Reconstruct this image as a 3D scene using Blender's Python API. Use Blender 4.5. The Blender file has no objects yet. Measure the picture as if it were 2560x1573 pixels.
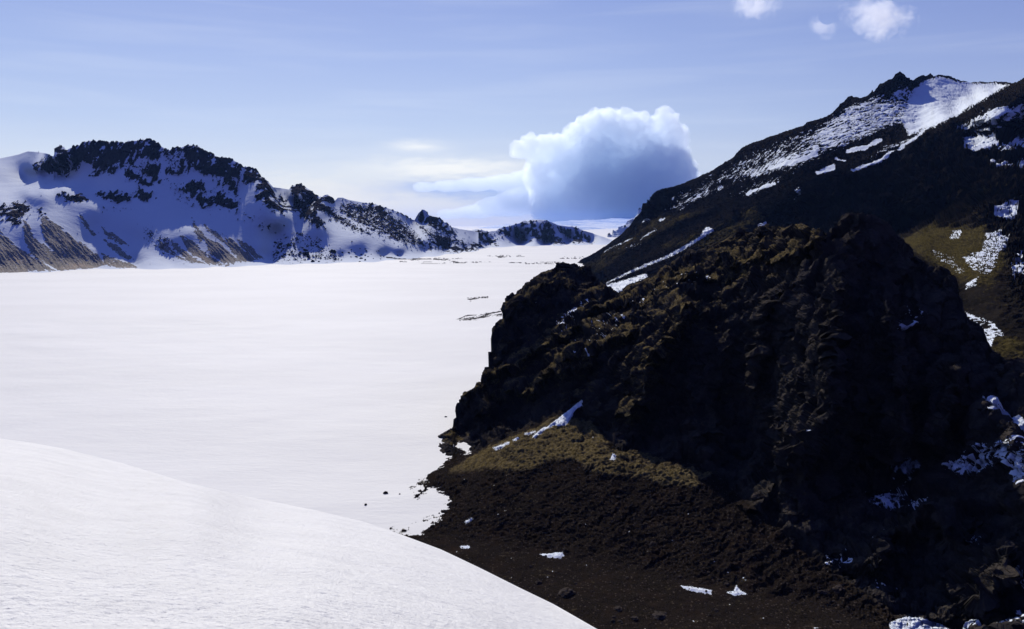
import bpy, bmesh, math, random
import numpy as np
from mathutils import Vector, noise as mnoise

random.seed(7)
C = bpy.context.scene.collection
sc = bpy.context.scene

# ------------------------------------------------------------------ camera model
H = 60.0                       # eye height above the frozen lake, metres
F = 1991.0                     # focal length in photo pixels (28 mm on 36 mm)
CX, CY, HOR = 1280.0, 786.5, 560.0
PITCH = math.atan((CY - HOR) / F)
cp, sp = math.cos(PITCH), math.sin(PITCH)

def rays(px, py):
    """direction of the sight lines, scaled so that y = 1"""
    a = (np.asarray(px, float) - CX) / F
    b = (CY - np.asarray(py, float)) / F
    ry = cp + b * sp
    rz = -sp + b * cp
    return a / ry, rz / ry

def P(px, py, Y):
    rx, rz = rays(px, py)
    return np.stack([rx * Y, np.broadcast_to(Y, np.shape(rx)), H + rz * Y], -1)

def Yz(px, py, z):
    """distance at which the sight line reaches height z"""
    rx, rz = rays(px, py)
    return float((z - H) / rz)

# ------------------------------------------------------------------ numpy noise
rng = np.random.RandomState(11)
PERM = rng.permutation(256)
PERM = np.concatenate([PERM, PERM, PERM]).astype(np.int32)
GR = rng.normal(size=(256, 3)); GR /= np.linalg.norm(GR, axis=1)[:, None]
GR = GR.astype(np.float32)
RND = rng.rand(256, 3).astype(np.float32)

def perlin(p):
    p = p.astype(np.float32)
    i = np.floor(p).astype(np.int32)
    f = p - i
    i &= 255
    u = f * f * f * (f * (f * 6 - 15) + 10)
    out = 0
    for dx in (0, 1):
        wx = u[:, 0] if dx else 1 - u[:, 0]
        a = PERM[i[:, 0] + dx]
        for dy in (0, 1):
            wy = u[:, 1] if dy else 1 - u[:, 1]
            b = PERM[a + i[:, 1] + dy]
            for dz in (0, 1):
                wz = u[:, 2] if dz else 1 - u[:, 2]
                h = PERM[b + i[:, 2] + dz]
                g = GR[h]
                d = g[:, 0] * (f[:, 0] - dx) + g[:, 1] * (f[:, 1] - dy) + g[:, 2] * (f[:, 2] - dz)
                out = out + wx * wy * wz * d
    return out * 1.6

def fbm(p, octv=5, gain=.5, lac=2.03):
    s, a = 0, 1.0
    q = np.array(p, dtype=np.float64)
    for k in range(octv):
        s = s + a * perlin(q + 17.3 * k)
        q = q * lac
        a *= gain
    return s

def ridged(p, octv=5, gain=.5, lac=2.05):
    s, a = 0, 1.0
    q = np.array(p, dtype=np.float64)
    for k in range(octv):
        s = s + a * (1 - 2 * np.abs(perlin(q + 31.7 * k)))
        q = q * lac
        a *= gain
    return (s - s.mean()) / s.std()

def worley(p):
    p = p.astype(np.float32)
    i = np.floor(p).astype(np.int32)
    f1 = np.full(len(p), 9., np.float32); f2 = f1.copy(); cid = np.zeros(len(p), np.int32)
    for dx in (-1, 0, 1):
        for dy in (-1, 0, 1):
            for dz in (-1, 0, 1):
                c = i + np.array([dx, dy, dz], np.int32)
                h = PERM[PERM[PERM[c[:, 0] & 255] + (c[:, 1] & 255)] + (c[:, 2] & 255)]
                q = c + RND[h] - p
                d = np.sqrt((q * q).sum(1))
                m = d < f1
                f2 = np.where(m, f1, np.minimum(f2, d))
                cid = np.where(m, h, cid)
                f1 = np.where(m, d, f1)
    return f1, f2, RND[cid, 0]

def facet(p):
    """broken rock: every cell is a tilted flat face with a crack round it"""
    p = p.astype(np.float32)
    i = np.floor(p).astype(np.int32)
    f1 = np.full(len(p), 9., np.float32); f2 = f1.copy(); val = np.zeros(len(p), np.float32)
    for dx in (-1, 0, 1):
        for dy in (-1, 0, 1):
            for dz in (-1, 0, 1):
                c = i + np.array([dx, dy, dz], np.int32)
                h = PERM[PERM[PERM[c[:, 0] & 255] + (c[:, 1] & 255)] + (c[:, 2] & 255)]
                q = c + RND[h] - p
                d = np.sqrt((q * q).sum(1))
                m = d < f1
                f2 = np.where(m, f1, np.minimum(f2, d))
                v = -(q * GR[h]).sum(1) * 1.1 + (RND[h, 1] - .5) * 1.1
                val = np.where(m, v, val)
                f1 = np.where(m, d, f1)
    return val - .35 * np.clip(1 - (f2 - f1) / .10, 0, 1)

def blur(a, n, axis):
    pad = [(0, 0)] * a.ndim; pad[axis] = (n, n)
    c = np.cumsum(np.pad(a, pad, mode='edge'), axis=axis)
    k = 2 * n
    hi = np.take(c, np.arange(k, c.shape[axis]), axis=axis); lo = np.take(c, np.arange(0, c.shape[axis] - k), axis=axis)
    return (hi - lo) / k

def sstep(a, b, x):
    t = np.clip((x - a) / (b - a), 0, 1)
    return t * t * (3 - 2 * t)

# ------------------------------------------------------------------ traced outlines
def sdf(px, py, poly):
    """signed distance to a traced outline, positive inside"""
    poly = np.array(poly, float)
    d = np.full(px.shape, 1e9); ins = np.zeros(px.shape, bool)
    n = len(poly)
    for k in range(n):
        x0, y0 = poly[k]; x1, y1 = poly[(k + 1) % n]
        ex, ey = x1 - x0, y1 - y0
        L = ex * ex + ey * ey + 1e-9
        t = np.clip(((px - x0) * ex + (py - y0) * ey) / L, 0, 1)
        d = np.minimum(d, (px - x0 - t * ex) ** 2 + (py - y0 - t * ey) ** 2)
        c = ((y0 > py) != (y1 > py)) & (px < ex * (py - y0) / (ey if abs(ey) > 1e-9 else 1e-9) + x0)
        ins ^= c
    d = np.sqrt(d)
    return np.where(ins, d, -d)

def ldist(px, py, line):
    """distance to a polyline, side (+ = below / right of it) and place along it"""
    line = np.array(line, float)
    d = np.full(px.shape, 1e9); side = np.zeros(px.shape); along = np.zeros(px.shape)
    seg = np.sqrt((np.diff(line, axis=0) ** 2).sum(1)); tot = seg.sum(); acc = 0
    for k in range(len(line) - 1):
        x0, y0 = line[k]; x1, y1 = line[k + 1]
        ex, ey = x1 - x0, y1 - y0
        L = ex * ex + ey * ey + 1e-9
        t = np.clip(((px - x0) * ex + (py - y0) * ey) / L, 0, 1)
        q = np.sqrt((px - x0 - t * ex) ** 2 + (py - y0 - t * ey) ** 2)
        s = ex * (py - y0) - ey * (px - x0)
        m = q < d
        d = np.where(m, q, d); side = np.where(m, np.sign(s), side)
        along = np.where(m, (acc + t * seg[k]) / tot, along)
        acc += seg[k]
    return d, side, along

def rbf(ctrl, px, py, c=30.0, smooth=0.0):
    ctrl = np.array(ctrl, float)
    X = ctrl[:, :2] / 100; v = np.log(ctrl[:, 2])
    c = c / 100
    k = lambda a, b: -np.sqrt(((a[:, None, :] - b[None, :, :]) ** 2).sum(-1) + c * c)
    n = len(X)
    A = np.zeros((n + 3, n + 3))
    A[:n, :n] = k(X, X) + np.eye(n) * smooth
    A[:n, n] = 1; A[:n, n + 1:] = X
    A[n, :n] = 1; A[n + 1:, :n] = X.T
    w = np.linalg.solve(A, np.concatenate([v, np.zeros(3)]))
    Q = np.stack([px, py], -1).reshape(-1, 2) / 100
    out = np.empty(len(Q))
    for s in range(0, len(Q), 40000):
        q = Q[s:s + 40000]
        out[s:s + 40000] = k(q, X) @ w[:n] + w[n] + q @ w[n + 1:]
    return np.exp(out).reshape(px.shape)

# ------------------------------------------------------------------ sheets of terrain
def grid_mesh(name, V, mat, attrs=None, smooth=True, kind='structure', label=None, cat=None):
    """V: rows x cols x 3"""
    r, c = V.shape[:2]
    me = bpy.data.meshes.new(name)
    nv = r * c
    me.vertices.add(nv)
    me.vertices.foreach_set('co', V.reshape(-1).astype(np.float32))
    i = np.arange(nv).reshape(r, c)
    q = np.stack([i[:-1, :-1], i[:-1, 1:], i[1:, 1:], i[1:, :-1]], -1).reshape(-1, 4)
    nf = len(q)
    me.loops.add(nf * 4)
    me.loops.foreach_set('vertex_index', q.reshape(-1).astype(np.int32))
    me.polygons.add(nf)
    me.polygons.foreach_set('loop_start', np.arange(0, nf * 4, 4, dtype=np.int32))
    if isinstance(smooth, np.ndarray):
        smooth = (smooth[:-1, :-1] > .5).reshape(-1)
        me.polygons.foreach_set('use_smooth', smooth)
    else:
        me.polygons.foreach_set('use_smooth', np.full(nf, smooth))
    me.update(calc_edges=True)
    for k, a in (attrs or {}).items():
        at = me.attributes.new(k, 'FLOAT', 'POINT')
        at.data.foreach_set('value', a.reshape(-1).astype(np.float32))
    me.materials.append(mat)
    o = bpy.data.objects.new(name, me)
    C.objects.link(o)
    if kind: o['kind'] = kind
    if label: o['label'] = label
    if cat: o['category'] = cat
    return o

def normals(V, sm=5):
    du = np.gradient(V, axis=1); dv = np.gradient(V, axis=0)
    n = np.cross(dv, du)
    n /= np.linalg.norm(n, axis=-1, keepdims=True) + 1e-12
    flip = n[..., 1] > 0                      # every sheet faces the near side
    s = np.where((n[..., 1:2] > .98) | ((n[..., 2:3] < 0)), -1, 1)
    n = n * s
    if sm:
        n = blur(blur(n, sm, 1), max(2, sm // 2), 0)
        n /= np.linalg.norm(n, axis=-1, keepdims=True) + 1e-12
    return n

def pixgrid(x0, x1, ncol, nrow, top, bot, power=1.0, relax=0):
    tx, ty = np.array(top, float).T
    bx, by = np.array(bot, float).T
    xs = np.linspace(x0, x1, ncol)
    t = np.linspace(0, 1, nrow) ** power
    yt = np.interp(xs, tx, ty); yb = np.interp(xs, bx, by)
    PX = np.broadcast_to(xs, (nrow, ncol)).copy()
    PY = yt + (yb - yt) * t[:, None]
    if relax:
        ys_ = blur(blur(yt, relax, 0), relax, 0)
        PY = yb * t[:, None] + (1 - t[:, None]) * (ys_ + (yt - ys_) * np.exp(-t[:, None] / .16))
    return PX, PY, yt

def with_back(V, steps, attrs):
    """closes the sheet behind its skyline with a real rear slope"""
    rows = []
    for dy, dz in steps[::-1]:
        r = V[0].copy()
        r[:, 1] += dy; r[:, 2] = np.maximum(r[:, 2] + dz, -6)
        r[:, 0] *= (V[0][:, 1] + dy * .6) / V[0][:, 1]
        rows.append(r)
    V2 = np.concatenate([np.stack(rows), V], 0)
    at = {k: np.concatenate([np.repeat(a[:1], len(steps), 0), a], 0) for k, a in attrs.items()}
    return V2, at

# ------------------------------------------------------------------ materials
class NT:
    def __init__(s, nt): s.t = nt; s.n = nt.nodes; s.l = nt.links
    def new(s, t, **kw):
        n = s.n.new(t)
        for k, v in kw.items():
            if hasattr(n, k): setattr(n, k, v)
        return n
    def put(s, sock, v):
        if isinstance(v, bpy.types.NodeSocket): s.l.new(v, sock)
        elif isinstance(v, (tuple, list)) and len(v) == 3 and sock.type == 'RGBA': sock.default_value = (*v, 1)
        else: sock.default_value = v
    def math(s, op, a, b=0.0, c=0.0, clamp=False):
        n = s.new('ShaderNodeMath', operation=op, use_clamp=clamp)
        s.put(n.inputs[0], a); s.put(n.inputs[1], b); s.put(n.inputs[2], c)
        return n.outputs[0]
    def vmath(s, op, a, b=(0, 0, 0)):
        n = s.new('ShaderNodeVectorMath', operation=op)
        s.put(n.inputs[0], a); s.put(n.inputs[1], b)
        return n.outputs[0]
    def mix(s, f, a, b, mode='MIX'):
        n = s.new('ShaderNodeMix', data_type='RGBA', blend_type=mode)
        s.put(n.inputs[0], f); s.put(n.inputs[6], a); s.put(n.inputs[7], b)
        return n.outputs[2]
    def ramp(s, f, lo, hi, a=0.0, b=1.0, mode='SMOOTHSTEP'):
        n = s.new('ShaderNodeMapRange', interpolation_type=mode)
        for k, v in enumerate((f, lo, hi, a, b)): s.put(n.inputs[k], v)
        return n.outputs[0]
    def noise(s, vec, scale, detail=4, rough=.55, dist=0.0):
        n = s.new('ShaderNodeTexNoise')
        if vec is not None: s.put(n.inputs['Vector'], vec)
        n.inputs['Scale'].default_value = scale; n.inputs['Detail'].default_value = detail
        n.inputs['Roughness'].default_value = rough; n.inputs['Distortion'].default_value = dist
        return n.outputs[0]
    def attr(s, name):
        n = s.new('ShaderNodeAttribute', attribute_name=name, attribute_type='GEOMETRY')
        return n.outputs['Fac']

def newmat(name):
    m = bpy.data.materials.new(name); m.use_nodes = True
    m.node_tree.nodes.clear()
    t = NT(m.node_tree)
    out = t.new('ShaderNodeOutputMaterial')
    return m, t, out

def bsdf(t, out, col, rough=.9, normal=None, spec=.2):
    b = t.new('ShaderNodeBsdfPrincipled')
    t.put(b.inputs['Base Color'], col); t.put(b.inputs['Roughness'], rough)
    t.put(b.inputs['Specular IOR Level'], spec)
    if normal is not None: t.put(b.inputs['Normal'], normal)
    t.l.new(b.outputs[0], out.inputs['Surface'])
    return b

def bump(t, h, strength, dist, normal=None):
    n = t.new('ShaderNodeBump')
    t.put(n.inputs['Height'], h); n.inputs['Strength'].default_value = strength; n.inputs['Distance'].default_value = dist
    if normal is not None: t.put(n.inputs['Normal'], normal)
    return n.outputs[0]

SNOW = (.79, .84, .88)

def terrain_mat(name, unit, rock_a, rock_b, moss_a, moss_b, scree_a, scree_b, bd=1.0):
    """unit: size in metres of the finest grain"""
    m, t, out = newmat(name)
    co = t.new('ShaderNodeTexCoord').outputs['Object']
    n1 = t.noise(co, .12 / unit, 6, .62)
    n2 = t.noise(co, .9 / unit, 5, .65)
    n3 = t.noise(co, 3.0 / unit, 3, .6)
    rock = t.mix(t.ramp(n1, .38, .62), rock_a, rock_b)
    rock = t.mix(t.ramp(n2, .35, .68), t.mix(.2, rock, (.012, .011, .011)), rock)
    moss = t.mix(t.ramp(n2, .36, .64), moss_a, moss_b)
    scree = t.mix(t.ramp(n3, .35, .62), scree_a, scree_b)
    scree = t.mix(t.math('MULTIPLY', t.ramp(n1, .48, .70), .6), scree, tuple(x * k_ for x, k_ in zip(scree_b, (1.12, .97, .86))))
    vo = t.new('ShaderNodeTexVoronoi'); t.put(vo.inputs['Vector'], co); vo.inputs['Scale'].default_value = 1.5 / unit
    pick = t.new('ShaderNodeSeparateColor'); t.l.new(vo.outputs['Color'], pick.inputs[0])
    stone = t.math('MULTIPLY', t.ramp(pick.outputs[0], .80, .92), t.ramp(vo.outputs['Distance'], .5, .3))
    scree = t.mix(stone, scree, tuple(min(.5, x * 2.6) for x in scree_b))
    col = t.mix(t.attr('scree'), rock, scree)
    col = t.mix(t.attr('moss'), col, moss)
    snow = t.math('ADD', t.attr('snow'), t.math('MULTIPLY', t.math('SUBTRACT', n2, .5), t.math('SUBTRACT', 1.25, t.math('MULTIPLY', t.ramp(t.attr('snow'), .85, 1.0), .7))))
    snow = t.ramp(snow, .42, .58)
    col = t.mix(snow, col, SNOW)
    h = t.math('ADD', t.math('MULTIPLY', n2, 1.0), t.math('MULTIPLY', n3, .45))
    amt = t.math('SUBTRACT', 1.0, t.math('MULTIPLY', snow, .85))
    h = t.math('MULTIPLY', h, amt)
    nb = bump(t, h, .45, unit * .6 * bd)
    bsdf(t, out, col, 1.0, nb, 0.0)
    return m

M_far = terrain_mat('far_rock', 4.0, (.030, .028, .030), (.055, .046, .042), (.07, .06, .03), (.09, .08, .05),
                    (.17, .15, .12), (.42, .38, .32))
M_hill = terrain_mat('hill_rock', 1.6, (.011, .010, .0092), (.024, .020, .0165), (.038, .030, .010), (.086, .068, .026),
                     (.009, .0075, .0065), (.018, .0145, .012))
M_crag = terrain_mat('crag_rock', .55, (.031, .028, .026), (.066, .055, .046), (.064, .047, .018), (.145, .110, .052),
                     (.0070, .0058, .0050), (.0235, .0180, .0145))

def snow_mat(name, scale, dist, stretch=(1, 1, 1), strength=.5, tint=SNOW, var=.05):
    m, t, out = newmat(name)
    co = t.new('ShaderNodeTexCoord').outputs['Object']
    mp = t.new('ShaderNodeMapping'); t.put(mp.inputs[0], co)
    mp.inputs['Scale'].default_value = stretch
    v = mp.outputs[0]
    a = t.noise(v, scale, 6, .6); b = t.noise(v, scale * 7, 4, .6); c = t.noise(v, scale * .12, 4, .55)
    h = t.math('ADD', a, t.math('MULTIPLY', b, .35))
    nb = bump(t, h, strength, dist)
    d = tuple(x * (1 - var * 2) for x in tint)
    col = t.mix(t.ramp(c, .35, .65), d, tint)
    col = t.mix(t.math('MULTIPLY', t.ramp(a, .3, .7), .35), col, tuple(x * (1 - var) for x in tint))
    bsdf(t, out, col, .75, nb, .15)
    return m

M_lake = snow_mat('lake_snow', .08, .5, (.7, 1.5, 1), .6, (.845, .832, .778), .03)
M_bank = snow_mat('bank_snow', 13.0, .03, (.8, 1.0, 1), .9, (.83, .818, .78), .03)
M_patch = snow_mat('patch_snow', 1.2, .08, (1, 1, 1), .6, SNOW, .04)

def rock_mat(name, a, b, unit):
    m, t, out = newmat(name)
    co = t.new('ShaderNodeTexCoord').outputs['Object']
    n1 = t.noise(co, .8 / unit, 6, .62); n2 = t.noise(co, 5 / unit, 4, .6)
    col = t.mix(t.ramp(n1, .35, .65), a, b)
    bsdf(t, out, col, 1.0, bump(t, t.math('ADD', n1, t.math('MULTIPLY', n2, .4)), .9, .25 * unit), 0.0)
    return m
M_bould = rock_mat('boulder_rock', (.016, .015, .015), (.04, .034, .030), 1.0)
M_stone = rock_mat('stone_rock', (.030, .024, .020), (.075, .06, .05), .5)
M_grav = rock_mat('gravel', (.045, .040, .036), (.11, .10, .09), .7)

# ------------------------------------------------------------------ left mountain
def back(Y): return Y
top = [(-260, 420), (0, 396), (25, 391), (50, 385), (60, 381), (70, 378), (95, 380), (118, 384), (124, 386), (129, 390), (133, 391), (136, 384), (137, 376),
       (145, 366), (152, 364), (160, 367), (165, 376), (172, 372), (180, 369), (195, 366), (200, 362), (205, 356), (215, 354), (228, 352), (260, 354),
       (290, 355), (315, 357), (323, 351), (328, 354), (335, 352), (350, 351), (358, 349), (375, 350), (388, 353), (400, 365), (412, 371), (424, 376),
       (430, 371), (440, 371), (445, 367), (450, 371), (458, 367), (463, 364), (472, 363), (493, 364), (510, 376), (530, 384), (543, 393), (558, 394),
       (570, 395), (585, 401), (600, 409), (615, 417), (632, 421), (637, 420), (645, 430), (655, 442), (665, 448), (675, 459), (683, 468), (700, 470),
       (722, 474), (728, 468), (737, 463), (743, 464), (752, 461), (760, 466), (775, 475), (786, 484), (798, 493), (801, 490), (804, 495), (808, 489), (818, 486),
       (826, 491), (833, 497), (837, 502), (845, 494), (857, 494), (870, 499), (885, 502), (905, 506), (920, 508), (940, 511), (950, 515), (962, 518),
       (985, 527), (1000, 532), (1012, 538), (1028, 548), (1036, 551), (1042, 540), (1047, 532), (1055, 525), (1060, 524), (1067, 529), (1072, 538),
       (1085, 543), (1098, 545), (1105, 552), (1118, 560), (1130, 568), (1150, 573), (1180, 577), (1200, 582)]
shore = [(-260, 690), (0, 682), (60, 680), (140, 678), (190, 674), (240, 671), (330, 670), (430, 671), (540, 666), (620, 664), (680, 660), (760, 659),
         (850, 656), (900, 655), (960, 651), (1000, 648), (1060, 642), (1110, 636), (1160, 630), (1200, 626)]
ctrl = []
for x, y in shore:
    ctrl.append((x, y + 6, Yz(x, y + 6, -1.5)))
    ctrl.append((x, y, Yz(x, y, .2)))
sx_, sy_ = np.array(shore, float).T
def on_slope(x, y, deg):
    """distance at which the sight line meets a slope of that angle rising from the shore"""
    rx, rz = rays(x, y)
    yf = float(np.interp(x, sx_, sy_)); Yf = Yz(x, yf, 0); tn = math.tan(math.radians(deg))
    return (x, y, (H + Yf * tn) / (tn - float(rz)))
ctrl += [on_slope(x, y, d) for x, y, d in [(-250, 640, 22), (-250, 580, 25), (0, 640, 22), (0, 600, 24), (0, 560, 26), (60, 600, 24), (60, 560, 27), (110, 640, 21), (110, 600, 24), (110, 555, 27), (170, 620, 21), (230, 640, 18), (230, 600, 22), (230, 565, 26),
        (300, 640, 17), (350, 600, 22), (350, 640, 18), (350, 570, 26), (420, 600, 22), (470, 640, 18), (470, 610, 22), (470, 580, 26), (540, 640, 18), (590, 625, 20), (590, 595, 24), (650, 620, 19), (690, 620, 16), (690, 590, 20), (740, 630, 13), (740, 600, 18),
        (800, 630, 12), (800, 600, 17), (850, 630, 13), (850, 600, 18), (900, 620, 15), (900, 590, 19), (950, 625, 15), (1000, 625, 16), (780, 580, 21)]]
ctrl += [(-250, 500, 1200), (-250, 440, 1340), (-250, 410, 1480),
         (0, 505, 1190), (0, 485, 1250), (0, 460, 1345), (0, 430, 1420), (0, 396, 1520),
         (70, 378, 1530), (70, 440, 1420), (70, 480, 1242), (70, 510, 1195),
         (124, 386, 1390), (105, 412, 1380), (84, 424, 1375), (60, 415, 1450), (100, 383, 1465), (117, 385, 1440), (95, 395, 1430),
         (150, 364, 1380), (160, 440, 1372), (112, 440, 1372), (160, 475, 1250), (110, 480, 1228), (150, 505, 1212), (110, 530, 1165),
         (230, 352, 1385), (230, 430, 1345), (230, 475, 1290), (230, 520, 1220),
         (350, 350, 1390), (350, 420, 1345), (350, 470, 1300), (350, 530, 1240),
         (470, 363, 1405), (470, 430, 1360), (470, 500, 1300), (470, 555, 1240),
         (590, 403, 1410), (590, 470, 1370), (590, 520, 1310), (590, 565, 1265),
         (678, 466, 1420), (690, 500, 1395), (709, 534, 1350), (690, 560, 1310),
         (694, 470, 1500), (722, 474, 1510), (704, 500, 1460), (718, 512, 1440),
         (752, 461, 1540), (765, 510, 1480), (733, 503, 1445),
         (740, 493, 1420), (790, 530, 1410), (811, 566, 1380), (750, 560, 1375),
         (820, 486, 1560), (830, 508, 1550), (822, 550, 1450),
         (860, 494, 1630), (940, 511, 1680), (1000, 532, 1730), (900, 540, 1570), (1000, 580, 1570), (1060, 600, 1590),
         (1058, 524, 1800), (1075, 560, 1760), (1038, 553, 1800), (1040, 580, 1690),
         (1130, 568, 1900), (1170, 577, 2000), (1120, 600, 1760), (1160, 618, 1790), (1100, 620, 1640), (1200, 584, 2080), (1200, 610, 1950)]
PX, PY, yt = pixgrid(-260, 1196, 1150, 330, top, [(x, y + 6) for x, y in shore], .92)
Y = rbf(ctrl, PX, PY, 16)
V = P(PX, PY, Y)
# rock outcrops (traced), then roughened
rocks = [
    [(80, 424), (92, 408), (115, 397), (124, 384), (134, 392), (137, 374), (150, 360), (166, 376), (200, 360), (205, 352), (228, 348), (290, 350), (318, 354), (322, 400), (306, 416), (285, 435), (262, 438), (250, 420), (245, 440), (222, 438), (228, 415), (205, 400), (190, 428), (178, 405), (170, 442), (150, 438), (120, 432), (100, 436)],
    [(312, 350), (360, 346), (390, 350), (412, 370), (395, 400), (370, 395), (345, 402), (330, 415), (312, 395)],
    [(395, 362), (425, 374), (446, 364), (455, 375), (452, 400), (442, 385), (420, 388), (400, 382)],
    [(456, 366), (474, 360), (495, 364), (545, 392), (575, 393), (640, 418), (665, 446), (683, 470), (686, 484), (668, 470), (648, 458), (622, 462), (598, 452), (582, 448), (556, 465), (543, 462), (535, 440), (512, 440), (500, 430), (482, 420), (468, 438), (445, 436), (452, 405), (462, 385)],
    [(648, 450), (684, 470), (686, 484), (692, 498), (712, 536), (690, 530), (672, 522), (640, 505), (642, 480)],
    [(570, 448), (596, 452), (594, 488), (578, 488), (572, 470)], [(314, 426), (330, 430), (368, 452), (384, 464), (366, 464), (340, 455), (312, 445)],
    [(352, 430), (370, 410), (400, 412), (434, 430), (428, 440), (400, 440), (402, 462), (380, 452)],
    [(452, 478), (462, 458), (474, 446), (500, 454), (522, 476), (496, 480), (520, 505), (510, 525), (488, 500), (470, 490)],
    [(500, 500), (540, 485), (556, 480), (580, 500), (598, 518), (592, 530), (560, 520), (540, 515), (520, 520)],
    [(146, 490), (160, 485), (215, 490), (218, 500), (190, 506), (170, 502)], [(242, 488), (262, 483), (325, 484), (325, 502), (300, 508), (270, 500)],
    [(330, 490), (352, 474), (372, 478), (392, 495), (385, 502), (345, 503)],
    [(0, 520), (20, 512), (62, 506), (72, 520), (70, 540), (50, 545), (10, 545), (0, 556)], [(92, 525), (98, 518), (116, 535), (104, 540)],
    [(738, 494), (744, 490), (775, 516), (800, 545), (813, 570), (795, 567), (770, 555), (752, 545), (750, 528), (728, 525)],
    [(700, 487), (714, 500), (727, 514), (724, 525), (706, 522), (700, 505)],
    [(728, 470), (740, 462), (753, 459), (775, 473), (800, 492), (815, 515), (840, 535), (812, 540), (795, 530), (780, 520), (765, 510), (750, 492), (735, 485)],
    [(803, 496), (810, 487), (820, 484), (838, 500), (832, 512), (818, 505), (806, 503)],
    [(915, 510), (945, 510), (965, 518), (970, 540), (960, 545), (935, 535), (920, 525)],
    [(985, 526), (1005, 534), (1028, 549), (1010, 541)],
    [(1040, 552), (1043, 540), (1055, 522), (1062, 522), (1073, 540), (1100, 544), (1108, 556), (1130, 575), (1138, 592), (1110, 580), (1090, 572), (1060, 560)],
    [(1085, 590), (1100, 588), (1120, 598), (1130, 615), (1160, 618), (1195, 622), (1165, 632), (1130, 628), (1090, 620), (1070, 612), (1085, 600)],
    [(18, 550), (40, 545), (60, 560), (40, 562)],
]
VF0 = V.reshape(-1, 3)
n_f = fbm(V.reshape(-1, 3) / 9.0, 5, .6).reshape(PX.shape)
n_c = fbm(V.reshape(-1, 3) / 45.0, 4).reshape(PX.shape)
n_ff = fbm(VF0 / np.array([3.2, 6., 4.]), 4, .65).reshape(PX.shape)
# gullies run down the slope: stretch the pattern along the fall line
fall = np.stack([V[..., 0] / 9, (V[..., 1] + V[..., 2] * .9) / 46, V[..., 2] / 60], -1).reshape(-1, 3)
n_g = ridged(fall, 4, .55).reshape(PX.shape)
best = np.full(PX.shape, -40.)
for r in rocks: best = np.maximum(best, sdf(PX, PY, r))
rock = np.minimum(best, 8) / 8.0 + n_f * .45 + n_ff * .35 + n_g * .52 - .24
# half bare ground: thin snow over rubble
def area(poly, soft): return sstep(-soft, soft, sdf(PX, PY, poly))
speck = [
    ([(680, 610), (740, 575), (800, 600), (850, 640), (860, 656), (680, 660)], .47), ([(840, 530), (920, 575), (1000, 610), (1080, 625), (1120, 622), (1060, 605), (980, 560), (900, 515), (860, 505)], .80),
    ([(780, 520), (830, 520), (900, 570), (960, 600), (900, 585), (830, 550)], .85), ([(590, 520), (680, 560), (700, 590), (650, 570)], .5),
    ([(860, 508), (960, 515), (1050, 590), (1040, 610), (950, 585), (880, 535)], .80), ([(400, 385), (470, 365), (530, 400), (500, 430), (440, 440)], .5),
    ([(200, 360), (330, 360), (420, 380), (400, 420), (230, 430)], .45), ([(330, 400), (440, 430), (420, 460), (340, 440)], .45), ([(420, 440), (600, 480), (620, 530), (500, 530), (420, 500)], .35),
    ([(360, 560), (430, 600), (460, 640), (420, 640), (360, 600)], .55), ([(730, 465), (760, 465), (830, 530), (790, 530)], .75), ([(250, 510), (330, 510), (320, 530), (250, 530)], .3), ([(1040, 560), (1140, 590), (1190, 620), (1080, 615)], .7),
]
sp_amt = np.zeros(PX.shape)
for poly, a in speck: sp_amt = np.maximum(sp_amt, a * area(poly, 14))
rock = np.maximum(rock, (sp_amt * 2.2 - 1.45 + n_ff * 1.15 + n_f * .35 + n_g * .15))
rock_m = sstep(-.10, .16, rock)
# ochre scree fans at the shore, ribbed
fans = [([(-20, 570), (10, 590), (30, 610), (60, 630), (95, 672), (60, 682), (-30, 684)], 1), ([(0, 576), (8, 592), (60, 628), (138, 677), (50, 680), (40, 660), (10, 620)], 1),
        ([(59, 552), (72, 566), (85, 595), (120, 620), (200, 672), (150, 678), (80, 640), (60, 600)], 1),
        ([(102, 545), (112, 541), (140, 560), (190, 600), (250, 640), (262, 662), (230, 672), (190, 672), (150, 650), (112, 602), (104, 570)], 1),
        ([(254, 634), (300, 652), (345, 668), (300, 672), (258, 660)], .85), ([(194, 530), (202, 535), (240, 588), (228, 590), (205, 560)], .8), ([(245, 580), (262, 600), (300, 620), (334, 648), (320, 650), (280, 628)], .95),
        ([(255, 568), (300, 595), (325, 614), (300, 610), (265, 590)], .8), ([(400, 600), (440, 630), (480, 660), (430, 640), (395, 625)], .7),
        ([(425, 600), (440, 608), (480, 640), (520, 662), (470, 655), (430, 620)], .85), ([(480, 545), (490, 560), (520, 600), (500, 605), (485, 580)], .85), ([(508, 558), (540, 580), (580, 610), (560, 610), (520, 580)], .8), ([(450, 590), (480, 600), (520, 640), (570, 664), (520, 662), (470, 630)], .9),
        ([(510, 595), (545, 605), (600, 655), (560, 660), (520, 630)], .95), ([(560, 592), (580, 600), (640, 650), (600, 656), (570, 620)], .95), ([(590, 595), (610, 605), (665, 648), (640, 648), (600, 615)], .9)]
fan = np.zeros(PX.shape)
for poly, a in fans: fan = np.maximum(fan, a * sstep(-3.5, 4, sdf(PX, PY, poly) + n_f * 3.5))
lane = ridged(np.stack([(PX * .76 - PY * .65) / 9.5 + n_f * .25, (PX * .65 + PY * .76) / 85, 0 * PX], -1).reshape(-1, 3), 4, .6).reshape(PX.shape)
fan_bare = sstep(-.45, .55, fan * 1.9 - .85 + n_ff * .6 - lane * .38)
bare = np.clip(np.maximum(rock_m, fan_bare * (fan > .05)), 0, 1)
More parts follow.
